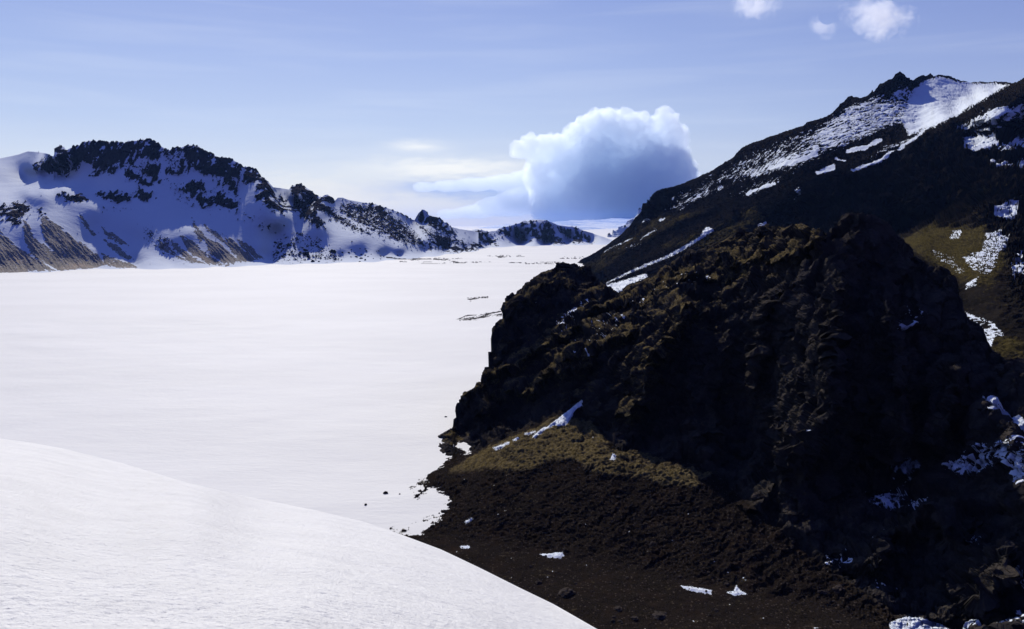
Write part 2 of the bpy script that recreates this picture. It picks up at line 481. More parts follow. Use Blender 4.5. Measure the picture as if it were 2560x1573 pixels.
# relief
N = normals(V)
VF = V.reshape(-1, 3)
wp = np.stack([n_f, n_c, n_g], -1).reshape(-1, 3) * .25
fc = (facet(VF / np.array([13., 16., 22.]) + wp) * 2.0 + facet(VF / np.array([5., 7., 8.]) + wp) * .8).reshape(PX.shape)
hrel = n_c * .5 + n_f * (.12 + .5 * rock_m) + rock_m * (.8 + n_g * .8 + fc) + fan * (.4 - lane * .4)
edge = 1.0
foot = sstep(0, 18, np.interp(PX[0], *np.array(shore, float).T) + 6 - PY)
st = np.linalg.norm(np.gradient(V, axis=1), axis=-1)
V = V + N * (hrel * edge * foot * np.clip(3.5 / st, .15, 1))[..., None]
at = {'snow': 1 - bare, 'scree': fan_bare * (fan > .1), 'moss': np.zeros(PX.shape)}
V, at = with_back(V, [(25, -6), (90, -45), (320, -210)], at)
grid_mesh('mountain', V, M_far, at, label='long snowy mountain with dark cliffs along its crest beyond the frozen lake', cat='mountain')

# ------------------------------------------------------------------ far range behind the lake head
top = [(1080, 600), (1130, 590), (1165, 580), (1190, 573), (1205, 575), (1222, 579), (1240, 577), (1250, 571), (1270, 567), (1290, 560), (1303, 557), (1310, 551), (1320, 553), (1330, 549), (1345, 549), (1365, 551),
       (1375, 554), (1395, 563), (1412, 565), (1430, 566), (1445, 570), (1460, 577), (1478, 582), (1500, 590), (1530, 600), (1545, 606), (1570, 612)]
shore3 = [(1080, 634), (1160, 628), (1220, 619), (1300, 613), (1360, 612), (1415, 612), (1480, 611), (1545, 613), (1570, 615)]
ctrl = []
for x, y in shore3:
    ctrl.append((x, y + 3, Yz(x, y + 3, -1.5))); ctrl.append((x, y, Yz(x, y, .2)))
ctrl += [(1100, 600, 1990), (1190, 573, 2150), (1190, 600, 2000), (1240, 577, 2250), (1250, 600, 2180), (1290, 561, 2320), (1310, 551, 2350), (1345, 549, 2360), (1350, 600, 2300), (1320, 580, 2310), (1400, 604, 2305),
         (1375, 554, 2370), (1400, 566, 2420), (1430, 567, 2440), (1460, 577, 2450), (1450, 600, 2390), (1500, 590, 2560), (1545, 606, 2500)]
PX, PY, yt = pixgrid(1080, 1570, 420, 100, top, [(x, y + 3) for x, y in shore3])
V = P(PX, PY, rbf(ctrl, PX, PY, 10))
n_f = fbm(V.reshape(-1, 3) / 14.0, 5, .6).reshape(PX.shape)
fall = np.stack([V[..., 0] / 14, (V[..., 1] + V[..., 2]) / 60, V[..., 2] / 60], -1).reshape(-1, 3)
n_g = ridged(fall, 4, .55).reshape(PX.shape)
best = np.full(PX.shape, -40.)
for r in [[(1300, 558), (1310, 550), (1330, 552), (1370, 555), (1385, 570), (1400, 590), (1414, 611), (1390, 612), (1365, 606), (1330, 598), (1310, 585)],
          [(1390, 566), (1440, 568), (1470, 590), (1485, 614), (1460, 606), (1440, 612), (1420, 600), (1405, 585)], [(1240, 578), (1290, 560), (1310, 580), (1330, 605), (1290, 600), (1250, 595)],
          [(1185, 574), (1215, 578), (1240, 600), (1245, 616), (1210, 612), (1190, 595)], [(1150, 595), (1200, 605), (1215, 622), (1160, 628)]]:
    best = np.maximum(best, sdf(PX, PY, r))
rock_m = sstep(-.15, .3, np.minimum(best, 8) / 8 + n_f * .8 + n_g * .5 - .56)
foot = sstep(0, 12, np.interp(PX[0], *np.array(shore3, float).T) + 3 - PY)
fc = facet(V.reshape(-1, 3) / 16.0).reshape(PX.shape)
V = V + normals(V) * ((n_f * .8 + rock_m * (1 + n_g * .8 + fc * 4)) * foot)[..., None]
V, at = with_back(V, [(30, -8), (120, -50), (350, -120)], {'snow': 1 - rock_m, 'scree': 0 * rock_m, 'moss': 0 * rock_m})
grid_mesh('mountain', V, M_far, at, label='low rocky ridge dusted with snow at the far end of the lake', cat='ridge')

# steep slope far down the valley and the ice cap on the skyline
top = [(1490, 612), (1510, 600), (1525, 589), (1550, 571), (1572, 553), (1600, 528), (1640, 497), (1690, 470)]
bot = [(1490, 616), (1690, 616)]
PX, PY, yt = pixgrid(1490, 1690, 200, 100, top, bot)
V = P(PX, PY, rbf([(1490, 612, 3400), (1550, 571, 3700), (1600, 528, 3900), (1690, 470, 4000), (1550, 600, 3560), (1690, 600, 3500), (1600, 570, 3690), (1490, 616, 3300), (1690, 616, 3300), (1600, 612, 3420)], PX, PY, 20))
n_f = fbm(V.reshape(-1, 3) / 40.0, 5, .6).reshape(PX.shape)
d, s, a = ldist(PX, PY, [(1530, 592), (1560, 566), (1600, 532), (1640, 500)])
rk = sstep(.3, .8, .30 - np.abs(d - 6) / 8 + n_f * .9)
V = V + normals(V) * (n_f * 10 + rk * 8)[..., None]
V, at = with_back(V, [(60, -20), (400, -200), (900, -420)], {'snow': 1 - rk * .9, 'scree': 0 * rk, 'moss': 0 * rk})
grid_mesh('mountain', V, M_far, at, label='steep snow slope far down the valley beside the dark hillside', cat='mountain')

top = [(300, 590), (900, 578), (1050, 574), (1110, 574), (1140, 571), (1155, 575), (1200, 569), (1250, 562), (1340, 557), (1400, 553), (1500, 549), (1560, 543), (1640, 536), (1900, 530), (2300, 540)]
bot = [(300, 604), (2300, 604)]
PX, PY, yt = pixgrid(300, 2300, 500, 60, top, bot)
V = P(PX, PY, rbf([(300, 590, 13000), (900, 578, 13000), (1400, 553, 15000), (1900, 530, 15500), (2300, 540, 15000), (300, 604, 3900), (2300, 604, 3900), (1200, 604, 3900), (1200, 590, 6000), (1700, 590, 6000), (1500, 570, 10500), (2300, 580, 7000), (400, 596, 7000)], PX, PY, 20))
n_f = fbm(V.reshape(-1, 3) * np.array([1, .5, 3]) / 400.0, 5, .6).reshape(PX.shape)
V[..., 2] += n_f * 14
rk = sstep(.55, 1.0, n_f + .45 * (np.abs(PX - 1150) < 35) * (PY < 580) + .5 * (np.abs(PX - 1505) < 32) * (PY > 578))
V, at = with_back(V, [(300, -10), (2000, -200), (5000, -900)], {'snow': 1 - rk * .8, 'scree': 0 * rk, 'moss': 0 * rk})
M_hazed_ice, t, out = newmat('glacier_hazed_ice')
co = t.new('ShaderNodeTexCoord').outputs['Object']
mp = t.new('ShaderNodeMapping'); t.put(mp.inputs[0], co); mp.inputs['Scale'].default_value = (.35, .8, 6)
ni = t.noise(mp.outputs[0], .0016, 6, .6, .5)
bsdf(t, out, t.mix(t.ramp(ni, .40, .60), (.30, .42, .68), (.74, .79, .86)), .8)  # blue of distance haze put into the colour, along with blue ice streaks
grid_mesh('glacier', V, M_hazed_ice, at, label='broad pale ice cap on the skyline under the smoke cloud', cat='glacier')

# ------------------------------------------------------------------ right mountain
top = [(1425, 672), (1440, 662), (1448, 655), (1453, 650), (1470, 641), (1493, 627), (1512, 617), (1532, 602), (1552, 586), (1572, 567), (1585, 549), (1597, 535), (1604, 525), (1607, 511), (1613, 508), (1622, 508), (1625, 499), (1638, 484), (1654, 476), (1691, 463), (1715, 456),
       (1744, 444), (1784, 425), (1810, 405), (1834, 392), (1840, 382), (1848, 377), (1856, 370), (1888, 355), (1900, 351), (1931, 339), (1974, 325), (2008, 315), (2019, 306), (2059, 294), (2082, 282), (2102, 260), (2122, 241), (2129, 238), (2134, 243), (2140, 242), (2150, 245), (2170, 239),
       (2178, 230), (2181, 224), (2184, 230), (2198, 211), (2230, 197), (2236, 187), (2250, 177), (2258, 184), (2270, 196), (2281, 203), (2289, 196), (2304, 188), (2315, 190), (2326, 184), (2335, 191), (2349, 186), (2372, 191), (2400, 201), (2429, 206), (2452, 203), (2470, 206), (2486, 204), (2515, 205), (2530, 208), (2546, 203),
       (2560, 195), (2620, 175), (2800, 140)]
bot = [(1425, 700), (1470, 715), (1520, 750), (1640, 745), (1800, 680), (1900, 640), (2100, 620), (2200, 640), (2300, 700), (2400, 850), (2480, 940), (2560, 980), (2800, 1040)]
ctrl = [(1448, 656, Yz(1448, 656, 0)), (1430, 680, Yz(1430, 680, -6)), (1470, 690, Yz(1470, 690, -3)), (1500, 716, Yz(1500, 716, -1)), (1530, 735, Yz(1530, 735, -2)), (1425, 672, Yz(1425, 672, -4)), (1640, 745, 520),
        (1500, 680, 880), (1520, 640, 1050), (1560, 600, 1085), (1600, 545, 1135), (1608, 511, 1160), (1640, 484, 1150), (1750, 442, 1120), (1900, 352, 1090), (2100, 262, 1090), (2250, 178, 1150), (2350, 186, 1270), (2450, 203, 1370), (2500, 204, 1380), (2330, 225, 1160), (2400, 230, 1170), (2300, 195, 1220), (2400, 255, 1070), (2290, 240, 1110),
        (2560, 196, 900), (2515, 222, 930), (2466, 245, 900), (2490, 225, 1060), (2429, 270, 860), (2440, 250, 1010), (2372, 302, 830), (2390, 275, 960),
        (1640, 640, 800), (1650, 580, 930), (1750, 520, 960), (1750, 600, 740), (1850, 540, 780), (1850, 450, 960), (2000, 420, 790), (2000, 500, 755), (2000, 570, 725), (2100, 480, 730), (2150, 390, 800), (1930, 480, 800), (1930, 560, 755), (2300, 300, 970), (2200, 280, 1020), (2250, 230, 1100),
        (2560, 300, 790), (2300, 420, 690), (2200, 440, 715), (2200, 520, 690), (2380, 440, 670), (2380, 520, 640), (2450, 350, 745), (2430, 325, 790), (2450, 380, 690), (2560, 400, 650), (2300, 500, 668), (2450, 450, 620), (2450, 420, 650), (2560, 480, 560), (2250, 585, 640), (2300, 560, 640), (2300, 585, 540), (2300, 620, 400), (2400, 590, 440), (2450, 680, 285), (2560, 590, 420),
        (2560, 700, 270), (2350, 700, 300), (2400, 760, 255), (2480, 880, 205), (2560, 830, 215), (2560, 920, 190), (2800, 900, 185), (2800, 300, 720), (2800, 140, 880), (2800, 600, 380), (2480, 830, 222), (2400, 850, 225), (2200, 640, 480), (2050, 620, 600), (1900, 620, 650), (1650, 700, 620), (1800, 660, 620), (2560, 980, 180), (2560, 780, 232)]
PX, PY, yt = pixgrid(1425, 2800, 900, 520, top, bot, .95)
Y = rbf(ctrl, PX, PY, 22)
# spurs and ledges on the hillside (traced crest lines)
for line, w, A in [([(1500, 650), (1560, 622), (1640, 580), (1720, 545), (1800, 515)], 14, 36), ([(1560, 690), (1640, 640), (1740, 590), (1860, 530)], 14, 30), ([(1625, 520), (1690, 510), (1760, 495)], 10, 14), ([(1850, 560), (1950, 500), (2080, 440), (2200, 395), (2330, 330), (2440, 262), (2520, 220)], 22, 16),
                   ([(2220, 540), (2260, 500), (2330, 480), (2420, 470), (2540, 440)], 22, 22), ([(1990, 560), (2040, 500), (2120, 470)], 25, 18), ([(2290, 530), (2340, 500), (2400, 490)], 20, 16), ([(2440, 560), (2500, 500), (2560, 470)], 25, 20), ([(2160, 560), (2200, 520), (2230, 510)], 18, 14),
                   ([(2380, 340), (2470, 300), (2560, 280)], 14, 14)]:
    d, s, a = ldist(PX, PY, line)
    Y = Y - A * np.exp(-(d / w) ** 2) * sstep(0, .12, a) * sstep(1, .88, a)
V = P(PX, PY, Y)
VF = V.reshape(-1, 3)
n_f = fbm(VF / 5.0, 5, .62).reshape(PX.shape)
n_c = fbm(VF / 28.0, 4).reshape(PX.shape)
# streaks follow the slope: they fall from upper right to lower left
along = np.array([-.80, -.45, -.42]); along /= np.linalg.norm(along)
sa = VF @ along
perp = VF - sa[:, None] * along
n_s = fbm(perp / 3.6 + (sa / 48)[:, None] * along, 5, .62).reshape(PX.shape)
n_s2 = fbm(perp / 1.7 + (sa / 12)[:, None] * along + 9, 4, .6).reshape(PX.shape)
def area(poly, soft): return sstep(-soft, soft, sdf(PX, PY, poly))
cover = np.full(PX.shape, -1.5)
for poly, a, soft in [([(1640, 490), (1720, 470), (1860, 385), (1990, 330), (2100, 280), (2180, 260), (2230, 300), (2200, 340), (2100, 380), (2000, 430), (1900, 450), (1800, 470), (1740, 500), (1660, 510)], .02, 25),
                      ([(1980, 360), (2060, 300), (2120, 255), (2200, 235), (2300, 260), (2260, 310), (2160, 350), (2080, 380)], .42, 22), ([(1860, 430), (1950, 385), (2050, 350), (2060, 385), (1980, 420), (1880, 455)], .34, 14),
                      ([(2280, 225), (2310, 200), (2350, 188), (2420, 206), (2480, 206), (2525, 212), (2470, 245), (2400, 285), (2330, 320), (2270, 340), (2250, 300)], 1.3, 14), ([(2250, 215), (2290, 230), (2290, 290), (2230, 300), (2190, 260)], .3, 10),
                      ([(2380, 320), (2480, 270), (2560, 255), (2600, 280), (2560, 300), (2480, 310), (2420, 330)], .45, 10), ([(2400, 345), (2420, 338), (2490, 342), (2500, 365), (2450, 385), (2410, 375)], 1.0, 7), ([(2480, 370), (2540, 340), (2600, 345), (2560, 385), (2500, 390)], .35, 8),
                      ([(2440, 400), (2560, 395), (2600, 410), (2500, 420)], .2, 8), ([(1660, 520), (1760, 470), (1860, 450), (1780, 490), (1700, 530)], .15, 14), ([(1780, 500), (1900, 440), (2060, 400), (2000, 440), (1850, 500)], -.35, 14), ([(2360, 300), (2300, 350), (2180, 400), (2080, 450), (2200, 370)], .1, 14),
                      ([(2480, 520), (2530, 495), (2560, 500), (2540, 545), (2490, 550)], .6, 8), ([(2460, 580), (2500, 570), (2530, 600), (2500, 640), (2480, 690), (2430, 680), (2400, 640), (2450, 625)], .55, 10), ([(2380, 575), (2410, 570), (2400, 600), (2370, 600)], .5, 6),
                      ([(2420, 700), (2450, 690), (2440, 720), (2410, 725)], .6, 6), ([(2390, 750), (2420, 780), (2480, 800), (2520, 840), (2470, 850), (2420, 800)], .6, 7), ([(2460, 835), (2490, 840), (2480, 870), (2465, 860)], .9, 5), ([(2320, 620), (2380, 640), (2420, 680), (2400, 690), (2340, 650)], .2, 8), ([(2520, 640), (2560, 620), (2560, 690), (2530, 690)], .7, 6),
                      ([(1600, 605), (1640, 595), (1600, 625), (1510, 630), (1560, 612)], -.25, 10), ([(1640, 560), (1680, 545), (1660, 565), (1620, 590)], -.25, 8), ([(1890, 560), (1925, 550), (1915, 570), (1890, 575)], .5, 5), ([(1990, 470), (2010, 465), (2000, 490), (1985, 500)], .3, 5),
                      ([(1840, 470), (1960, 430), (1985, 440), (1870, 500)], -.2, 8)]:
    m = area(poly, soft)
    cover = np.maximum(cover, -1.5 + m * (a + 1.5))
for line, w, a in [([(1508, 632), (1540, 615), (1580, 598)], .6, .5), ([(1607, 558), (1622, 548)], .8, .5), ([(1650, 552), (1668, 543)], 1.0, .5), ([(2045, 433), (2082, 418)], 4.0, 1.6), ([(2120, 378), (2160, 370), (2200, 350)], 3.5, 1.4),
                   ([(1925, 420), (1990, 405), (2040, 385)], 3.5, 1.3), ([(1900, 470), (1935, 458)], 2, 1.3), ([(2440, 328), (2500, 322)], 3, 1.0), ([(1868, 484), (1892, 472)], 2.0, 1.4), ([(2090, 400), (2112, 404)], 1.6, 1.2), ([(2130, 430), (2210, 395), (2290, 345), (2330, 300)], 2.0, 1.0), ([(1620, 588), (1600, 598), (1640, 575)], .7, .4)]:
    d, s, al = ldist(PX, PY, line)
    cover = np.maximum(cover, a - np.maximum(d - w, 0) * .55)
n_t = fbm(V.reshape(-1, 3) / 1.3, 4, .6).reshape(PX.shape)
nearw = sstep(620, 380, V[..., 1])
lowleft = sstep(1760, 1660, PX)
snow = sstep(-.12, .30, cover + n_t * .5 * lowleft + n_s * .62 * (1 - .6 * nearw) + n_s2 * .50 * (1 - .6 * nearw) + n_f * .35 + n_t * .95 * nearw - .15 - .32 * nearw)
# wind-cleared crests stay dark
d, s, al = ldist(PX, PY, [(2180, 225), (2236, 187), (2250, 177), (2290, 205)])
snow *= 1 - .95 * sstep(17, 6, d + n_f * 6)
for line in ([(2105, 262), (2130, 238), (2142, 246), (2090, 285)], [(2290, 197), (2326, 185), (2334, 191)], [(2080, 285), (2100, 264)], [(2350, 185), (2400, 200), (2560, 196)], [(1620, 505), (1720, 455), (1850, 375)]):
    d, s, al = ldist(PX, PY, line)
    snow *= 1 - .95 * sstep(8, 3, d + n_f * 3)
moss = np.zeros(PX.shape)
for poly, a in [([(1450, 662), (1500, 632), (1560, 600), (1610, 560), (1690, 500), (1660, 540), (1800, 520), (1700, 560), (1640, 600), (1560, 640), (1490, 690)], .55), ([(1660, 620), (1760, 580), (1880, 520), (1930, 540), (1850, 590), (1780, 620)], .8), ([(2240, 600), (2330, 565), (2450, 570), (2520, 640), (2480, 720), (2400, 700), (2320, 650)], 1.0), ([(2460, 830), (2560, 850), (2560, 910), (2490, 890)], .8), ([(2440, 400), (2560, 395), (2560, 430), (2480, 425)], .5), ([(2440, 470), (2560, 430), (2560, 460), (2480, 500)], .4)]:
    moss = np.maximum(moss, a * area(poly, 14))
moss = sstep(.25, .80, moss + n_s * .25 + n_c * .3 + n_t * .55 * nearw + n_t * .25 + n_f * .2 - .16)
N = normals(V)
wp = np.stack([n_f, n_c, n_s], -1).reshape(-1, 3) * .3
n_t = fbm(VF / 1.1, 3, .6).reshape(PX.shape)
fcb = (facet(VF / np.array([17., 17., 24.]) + wp) * 7.5 + facet(VF / np.array([6., 6., 9.]) + wp) * 2.4).reshape(PX.shape)
fcs = facet(VF / 2.6 + wp).reshape(PX.shape)
crag = np.clip(area([(1980, 480), (2150, 430), (2360, 330), (2560, 300), (2800, 300), (2800, 700), (2560, 560), (2420, 560), (2240, 580), (2100, 600), (1990, 560)], 30) + area([(1600, 520), (1650, 480), (1720, 470), (1690, 510), (1620, 560)], 10) + area([(2190, 230), (2250, 175), (2300, 200), (2290, 230), (2230, 215)], 6) * .7
               + area([(2500, 560), (2800, 500), (2800, 900), (2540, 760)], 20), 0, 1)
hrel = n_c * 2.2 + (n_f * 1.2 + n_s * .9 + fcs * .8) * (1 - .72 * snow) + crag * (1 - .85 * snow) * (fcb + n_f * .8 + n_c * 2)
mossy_flat = area([(2240, 600), (2330, 565), (2450, 570), (2520, 640), (2480, 880), (2400, 700), (2320, 650)], 20)
hrel = hrel * (1 - .75 * mossy_flat) + mossy_flat * (n_t * .55 + n_f * .4)
edge = sstep(0, .04, np.linspace(0, 1, PX.shape[0]))[:, None] * .5 + .5
near = np.clip(V[..., 1] / 700, .25, 1)
V = V + N * (hrel * edge * near)[..., None]
V, at = with_back(V, [(20, -5), (80, -50), (300, -240)], {'snow': snow, 'moss': moss, 'scree': sstep(-.2, .6, n_s) * .7})
grid_mesh('mountain', V, M_hill, at, smooth=np.maximum(np.maximum(at['snow'], at['moss']), np.concatenate([np.repeat(mossy_flat[:1], 3, 0), mossy_flat], 0)), label='dark bare mountainside streaked with thin snow above the rocky headland', cat='mountain')

# ------------------------------------------------------------------ rocky headland with its mossy apron and black scree
top = [(920, 1350), (985, 1316), (1015, 1205), (1055, 1170), (1080, 1110), (1092, 1088), (1115, 1078), (1130, 1070), (1136, 1050), (1138, 1025), (1143, 1008), (1150, 1001), (1157, 998), (1160, 986), (1167, 981), (1184, 974), (1190, 961), (1206, 956), (1210, 936), (1216, 928), (1219, 912), (1222, 885), (1226, 865), (1231, 842), (1237, 821), (1245, 808), (1257, 797), (1264, 785),
       (1267, 766), (1276, 747), (1287, 731), (1306, 718), (1324, 703), (1358, 680), (1388, 669), (1395, 657), (1407, 653), (1425, 661), (1438, 658), (1448, 664), (1475, 671), (1486, 690), (1512, 712), (1536, 728), (1557, 724), (1570, 713), (1610, 699), (1640, 689), (1654, 675), (1670, 660), (1702, 640), (1723, 624), (1741, 629), (1765, 616), (1797, 606),
       (1821, 595), (1840, 590), (1850, 571), (1863, 573), (1875, 578), (1892, 571), (1920, 566), (1945, 563), (1965, 572), (1997, 555), (2028, 570), (2060, 575), (2096, 554), (2112, 535), (2135, 530), (2155, 528), (2187, 533), (2205, 548), (2227, 568), (2243, 590), (2274, 616), (2300, 640), (2330, 660), (2370, 672), (2392, 692), (2398, 730), (2404, 770), (2418, 799), (2463, 838), (2481, 873), (2515, 895), (2560, 914), (2820, 990)]
bot = [(920, 1700), (2820, 1700)]
cz = lambda x, y, z: (x, y, Yz(x, y, z))
ctrl = [cz(x, y, .15) for x, y in [(1097, 1102), (1112, 1128), (1178, 1132), (1130, 1162), (1085, 1186), (1030, 1228), (1034, 1242), (1095, 1228), (1118, 1262), (1107, 1298), (1080, 1325), (1040, 1337), (988, 1336)]]
ctrl += [cz(x, y, z) for x, y, z in [(1060, 1090, -3), (1080, 1150, -2), (1000, 1200, -2), (1005, 1280, -1.5), (1060, 1280, -.8), (960, 1320, -1), (920, 1350, -1.5), (1155, 1119, -.5), (1085, 1255, -.5),
         (1100, 1390, .6), (1300, 1450, .8), (1500, 1560, 1.2), (1400, 1400, 1.6), (1700, 1480, 2), (1900, 1560, 2.5), (2100, 1650, 3), (2250, 1570, 3.5), (2560, 1620, 7), (920, 1700, -1), (1400, 1700, 0), (2820, 1700, 10), (1200, 1380, 1.2), (1550, 1460, 1.6),
         (1200, 1250, 3), (1180, 1300, 1.8), (1300, 1300, 3), (1500, 1300, 4), (1700, 1300, 4.5), (1900, 1340, 5), (1750, 1400, 3.2), (1300, 1360, 1.6), (1600, 1390, 2.6),
         (1200, 1160, 3.5), (1300, 1110, 7.5), (1400, 1080, 9.5), (1480, 1075, 10), (1500, 1110, 9.5), (1550, 1150, 8.5), (1700, 1165, 9), (1780, 1185, 8.5), (1400, 1170, 7), (1300, 1200, 5),
         (1140, 1068, 1.5), (1200, 1095, 2.5), (1300, 1052, 7), (1390, 1010, 13), (1450, 968, 17)]]
ctrl += [(1222, 900, 238), (1240, 820, 246), (1265, 780, 252), (1300, 718, 268), (1400, 657, 280), (1480, 680, 274), (1536, 728, 262), (1640, 690, 258), (1740, 628, 256), (1855, 572, 246), (1945, 563, 212), (2096, 553, 186), (2155, 529, 183), (2187, 533, 183),
         (2243, 588, 182), (2326, 655, 176), (2394, 695, 170), (2400, 760, 166), (2463, 840, 160), (2560, 916, 147), (2820, 995, 138), (1160, 990, 233), (1200, 965, 237), (1138, 1030, 232),
         (1260, 870, 239), (1330, 850, 242), (1400, 805, 246), (1300, 765, 248), (1380, 715, 262), (1450, 740, 260), (1480, 720, 266),
         (1200, 1000, 228), (1300, 900, 237), (1450, 800, 246), (1300, 980, 223), (1400, 930, 218), (1500, 860, 222), (1560, 780, 234), (1650, 740, 228), (1700, 772, 206), (1620, 850, 201), (1560, 950, 198), (1520, 1040, 194), (1600, 1090, 189),
         (1750, 800, 205), (1720, 950, 194), (1800, 700, 228), (1900, 640, 215), (1850, 900, 192), (1850, 1050, 181), (1850, 1160, 171), (2000, 700, 180), (2080, 640, 177), (1960, 790, 178), (2050, 800, 164), (1975, 900, 171), (2030, 940, 157), (2010, 1020, 154), (1995, 1090, 152), (1980, 1200, 147), (2150, 700, 177), (2200, 900, 163), (2150, 1100, 157), (2100, 1250, 149),
         (2300, 800, 167), (2300, 1000, 158), (2250, 1200, 154), (2300, 1350, 130), (2450, 1000, 146), (2450, 1200, 138), (2500, 1400, 112), (2560, 1100, 129), (2400, 1500, 111), (1930, 1100, 168), (1910, 950, 180), (1925, 850, 184), (1880, 800, 196), (1930, 720, 194), (1960, 640, 200), (2820, 1300, 108)]
PX, PY, yt = pixgrid(920, 2820, 1150, 760, top, bot, .97, 22)
wx = fbm(np.stack([PX / 40, PY / 30, 0 * PX], -1).reshape(-1, 3), 5, .6).reshape(PX.shape)
wy = fbm(np.stack([PX / 40, PY / 30, 0 * PX + 7], -1).reshape(-1, 3), 5, .6).reshape(PX.shape)
ap0 = sstep(-20, 20, sdf(PX, PY, [(960, 1360), (1000, 1200), (1085, 1150), (1180, 1125), (1290, 1075), (1400, 1020), (1460, 1010), (1500, 1070), (1560, 1130), (1700, 1150), (1790, 1180), (1850, 1230), (1960, 1330), (2120, 1450), (2300, 1580), (2300, 1800), (900, 1800)]))
wa = 6 * (1 - .72 * ap0)
Y = rbf(ctrl, PX + wx * wa, PY + wy * wa, 14)
rdg = np.zeros(PX.shape)
wob = fbm(np.stack([PX / 45, PY / 45, 0 * PX], -1).reshape(-1, 3), 3).reshape(PX.shape) * 14
for line, w, A in [([(1195, 972), (1240, 945), (1330, 885), (1400, 838), (1450, 795), (1520, 760), (1600, 722)], 15, 5.0), ([(1180, 1030), (1240, 1000), (1350, 955), (1400, 920), (1450, 880), (1510, 845)], 15, 4.5), ([(1400, 965), (1430, 932), (1470, 895), (1520, 855), (1600, 805)], 16, 5.0),
                   ([(1570, 1090), (1605, 1010), (1625, 930), (1650, 885), (1685, 825), (1715, 772), (1760, 745)], 20, 6.0), ([(1985, 1230), (2002, 1100), (2035, 1050), (2080, 990), (2072, 930), (2092, 870), (2090, 790), (2100, 690), (2115, 640)], 17, 5.5), ([(1760, 668), (1830, 645), (1950, 640), (2020, 605), (2085, 560)], 14, 4.0),
                   ([(1150, 1010), (1175, 985), (1205, 975), (1230, 975)], 10, 2.5), ([(1230, 900), (1260, 830), (1300, 760), (1360, 720), (1450, 700)], 18, 3.5), ([(1880, 1000), (1900, 860), (1930, 760), (1980, 690)], 22, 4.0), ([(2240, 1180), (2260, 1000), (2240, 850), (2200, 720)], 30, 6.0), ([(2330, 1150), (2380, 1000), (2400, 900)], 25, 4.0), ([(1800, 1130), (1780, 1000), (1790, 900), (1830, 800)], 22, 3.5),
                   ([(2180, 1440), (2220, 1330), (2330, 1290), (2400, 1350)], 35, 5.0), ([(2440, 1500), (2480, 1420), (2540, 1400)], 25, 4.0), ([(1870, 1290), (1905, 1240), (1940, 1225)], 12, 2.0), ([(1640, 700), (1700, 680), (1790, 690), (1900, 660)], 12, 3.0), ([(1560, 770), (1640, 745), (1700, 700), (1760, 690)], 11, 2.5)]:
    d, s, a = ldist(PX + wob, PY + wob * .6, line)
    sd_ = d * s
    m = np.where(sd_ < 0, np.exp(sd_ / (w * 2.6)), np.exp(-(sd_ / (w * .7)) ** 2)) * sstep(0, .12, a) * sstep(1, .88, a)
    Y = Y - A * 2.1 * m
    rdg = np.maximum(rdg, m)
V = P(PX, PY, Y)
VF = V.reshape(-1, 3)
def area(poly, soft): return sstep(-soft, soft, sdf(PX, PY, poly))
n_b = fbm(VF / 12.0, 4).reshape(PX.shape)
n_f = fbm(VF / 2.6, 5, .6).reshape(PX.shape)
n_s = fbm(VF / .8 + 5, 3, .6).reshape(PX.shape)
apron = area([(960, 1360), (1000, 1200), (1085, 1150), (1180, 1125), (1290, 1075), (1400, 1020), (1460, 1010), (1500, 1070), (1560, 1130), (1700, 1150), (1790, 1180), (1850, 1230), (1960, 1330), (2120, 1450), (2300, 1580), (2300, 1800), (900, 1800)], 14)
warp = np.stack([n_f, n_b, n_s], -1).reshape(-1, 3) * .35
f1, f2, c3 = worley(VF / .75 + warp * 2)
b3 = (np.minimum(f2 - f1, .4) + c3 * .6).reshape(PX.shape)
N = normals(V)
fc1 = facet(VF / np.array([11., 11., 16.]) + warp * .22).reshape(PX.shape)
fc2 = facet(VF / np.array([4.4, 4.4, 6.5]) + warp * .22).reshape(PX.shape)
fc3 = facet(VF / np.array([1.7, 1.7, 2.3]) + warp * .25).reshape(PX.shape)
fc4 = facet(VF / .7 + warp).reshape(PX.shape)
# near-vertical joints cut the faces
jn = np.abs(perlin(np.stack([(VF[:, 0] + VF[:, 1] * .3) / 4.5 + n_b.reshape(-1) * .5, VF[:, 1] / 9, VF[:, 2] / 22], -1))).reshape(PX.shape)
joint = np.clip(1 - jn / .045, 0, 1)
rockrel = n_b * .8 + fc1 * 2.1 + fc2 * 1.35 + fc3 * .34 + fc4 * .05 + n_f * .06 + n_s * .03 - joint * .45
# rills run down the scree fan
rill = ridged(np.stack([(PX * .50 + PY * .86) / 30 + n_f * .35, (PX * .86 - PY * .5) / 260, 0 * PX], -1).reshape(-1, 3), 4, .6).reshape(PX.shape)
floor = area([(960, 1345), (1200, 1345), (1500, 1395), (1800, 1460), (2100, 1520), (2300, 1640), (2300, 1900), (900, 1900)], 25)
moss_rg = np.zeros(PX.shape)
for poly in [[(1150, 1160), (1220, 1120), (1310, 1080), (1400, 1040), (1480, 1055), (1530, 1120), (1530, 1165), (1490, 1190), (1430, 1150), (1380, 1150), (1330, 1175), (1290, 1180), (1220, 1175), (1120, 1185)], [(1490, 1185), (1530, 1125), (1600, 1125), (1700, 1165), (1785, 1185), (1740, 1220), (1660, 1215), (1600, 1195), (1540, 1190)], [(1097, 1100), (1130, 1075), (1165, 1100), (1130, 1112)]]:
    moss_rg = np.maximum(moss_rg, area(poly, 9))
tuft = np.abs(perlin(VF / 1.1)).reshape(PX.shape) + .5 * np.abs(perlin(VF / .5)).reshape(PX.shape)
softrel = (n_f * .14 + n_s * .05) * (1 - .5 * floor) + (1 - floor) * (1 - moss_rg) * (rill * .20 + (b3 - .4) * .20 + fc4 * .14 + n_f * .12) + moss_rg * (.25 + n_f * .30 + tuft * .55)
contact = sstep(.1, 2.5, V[..., 2])
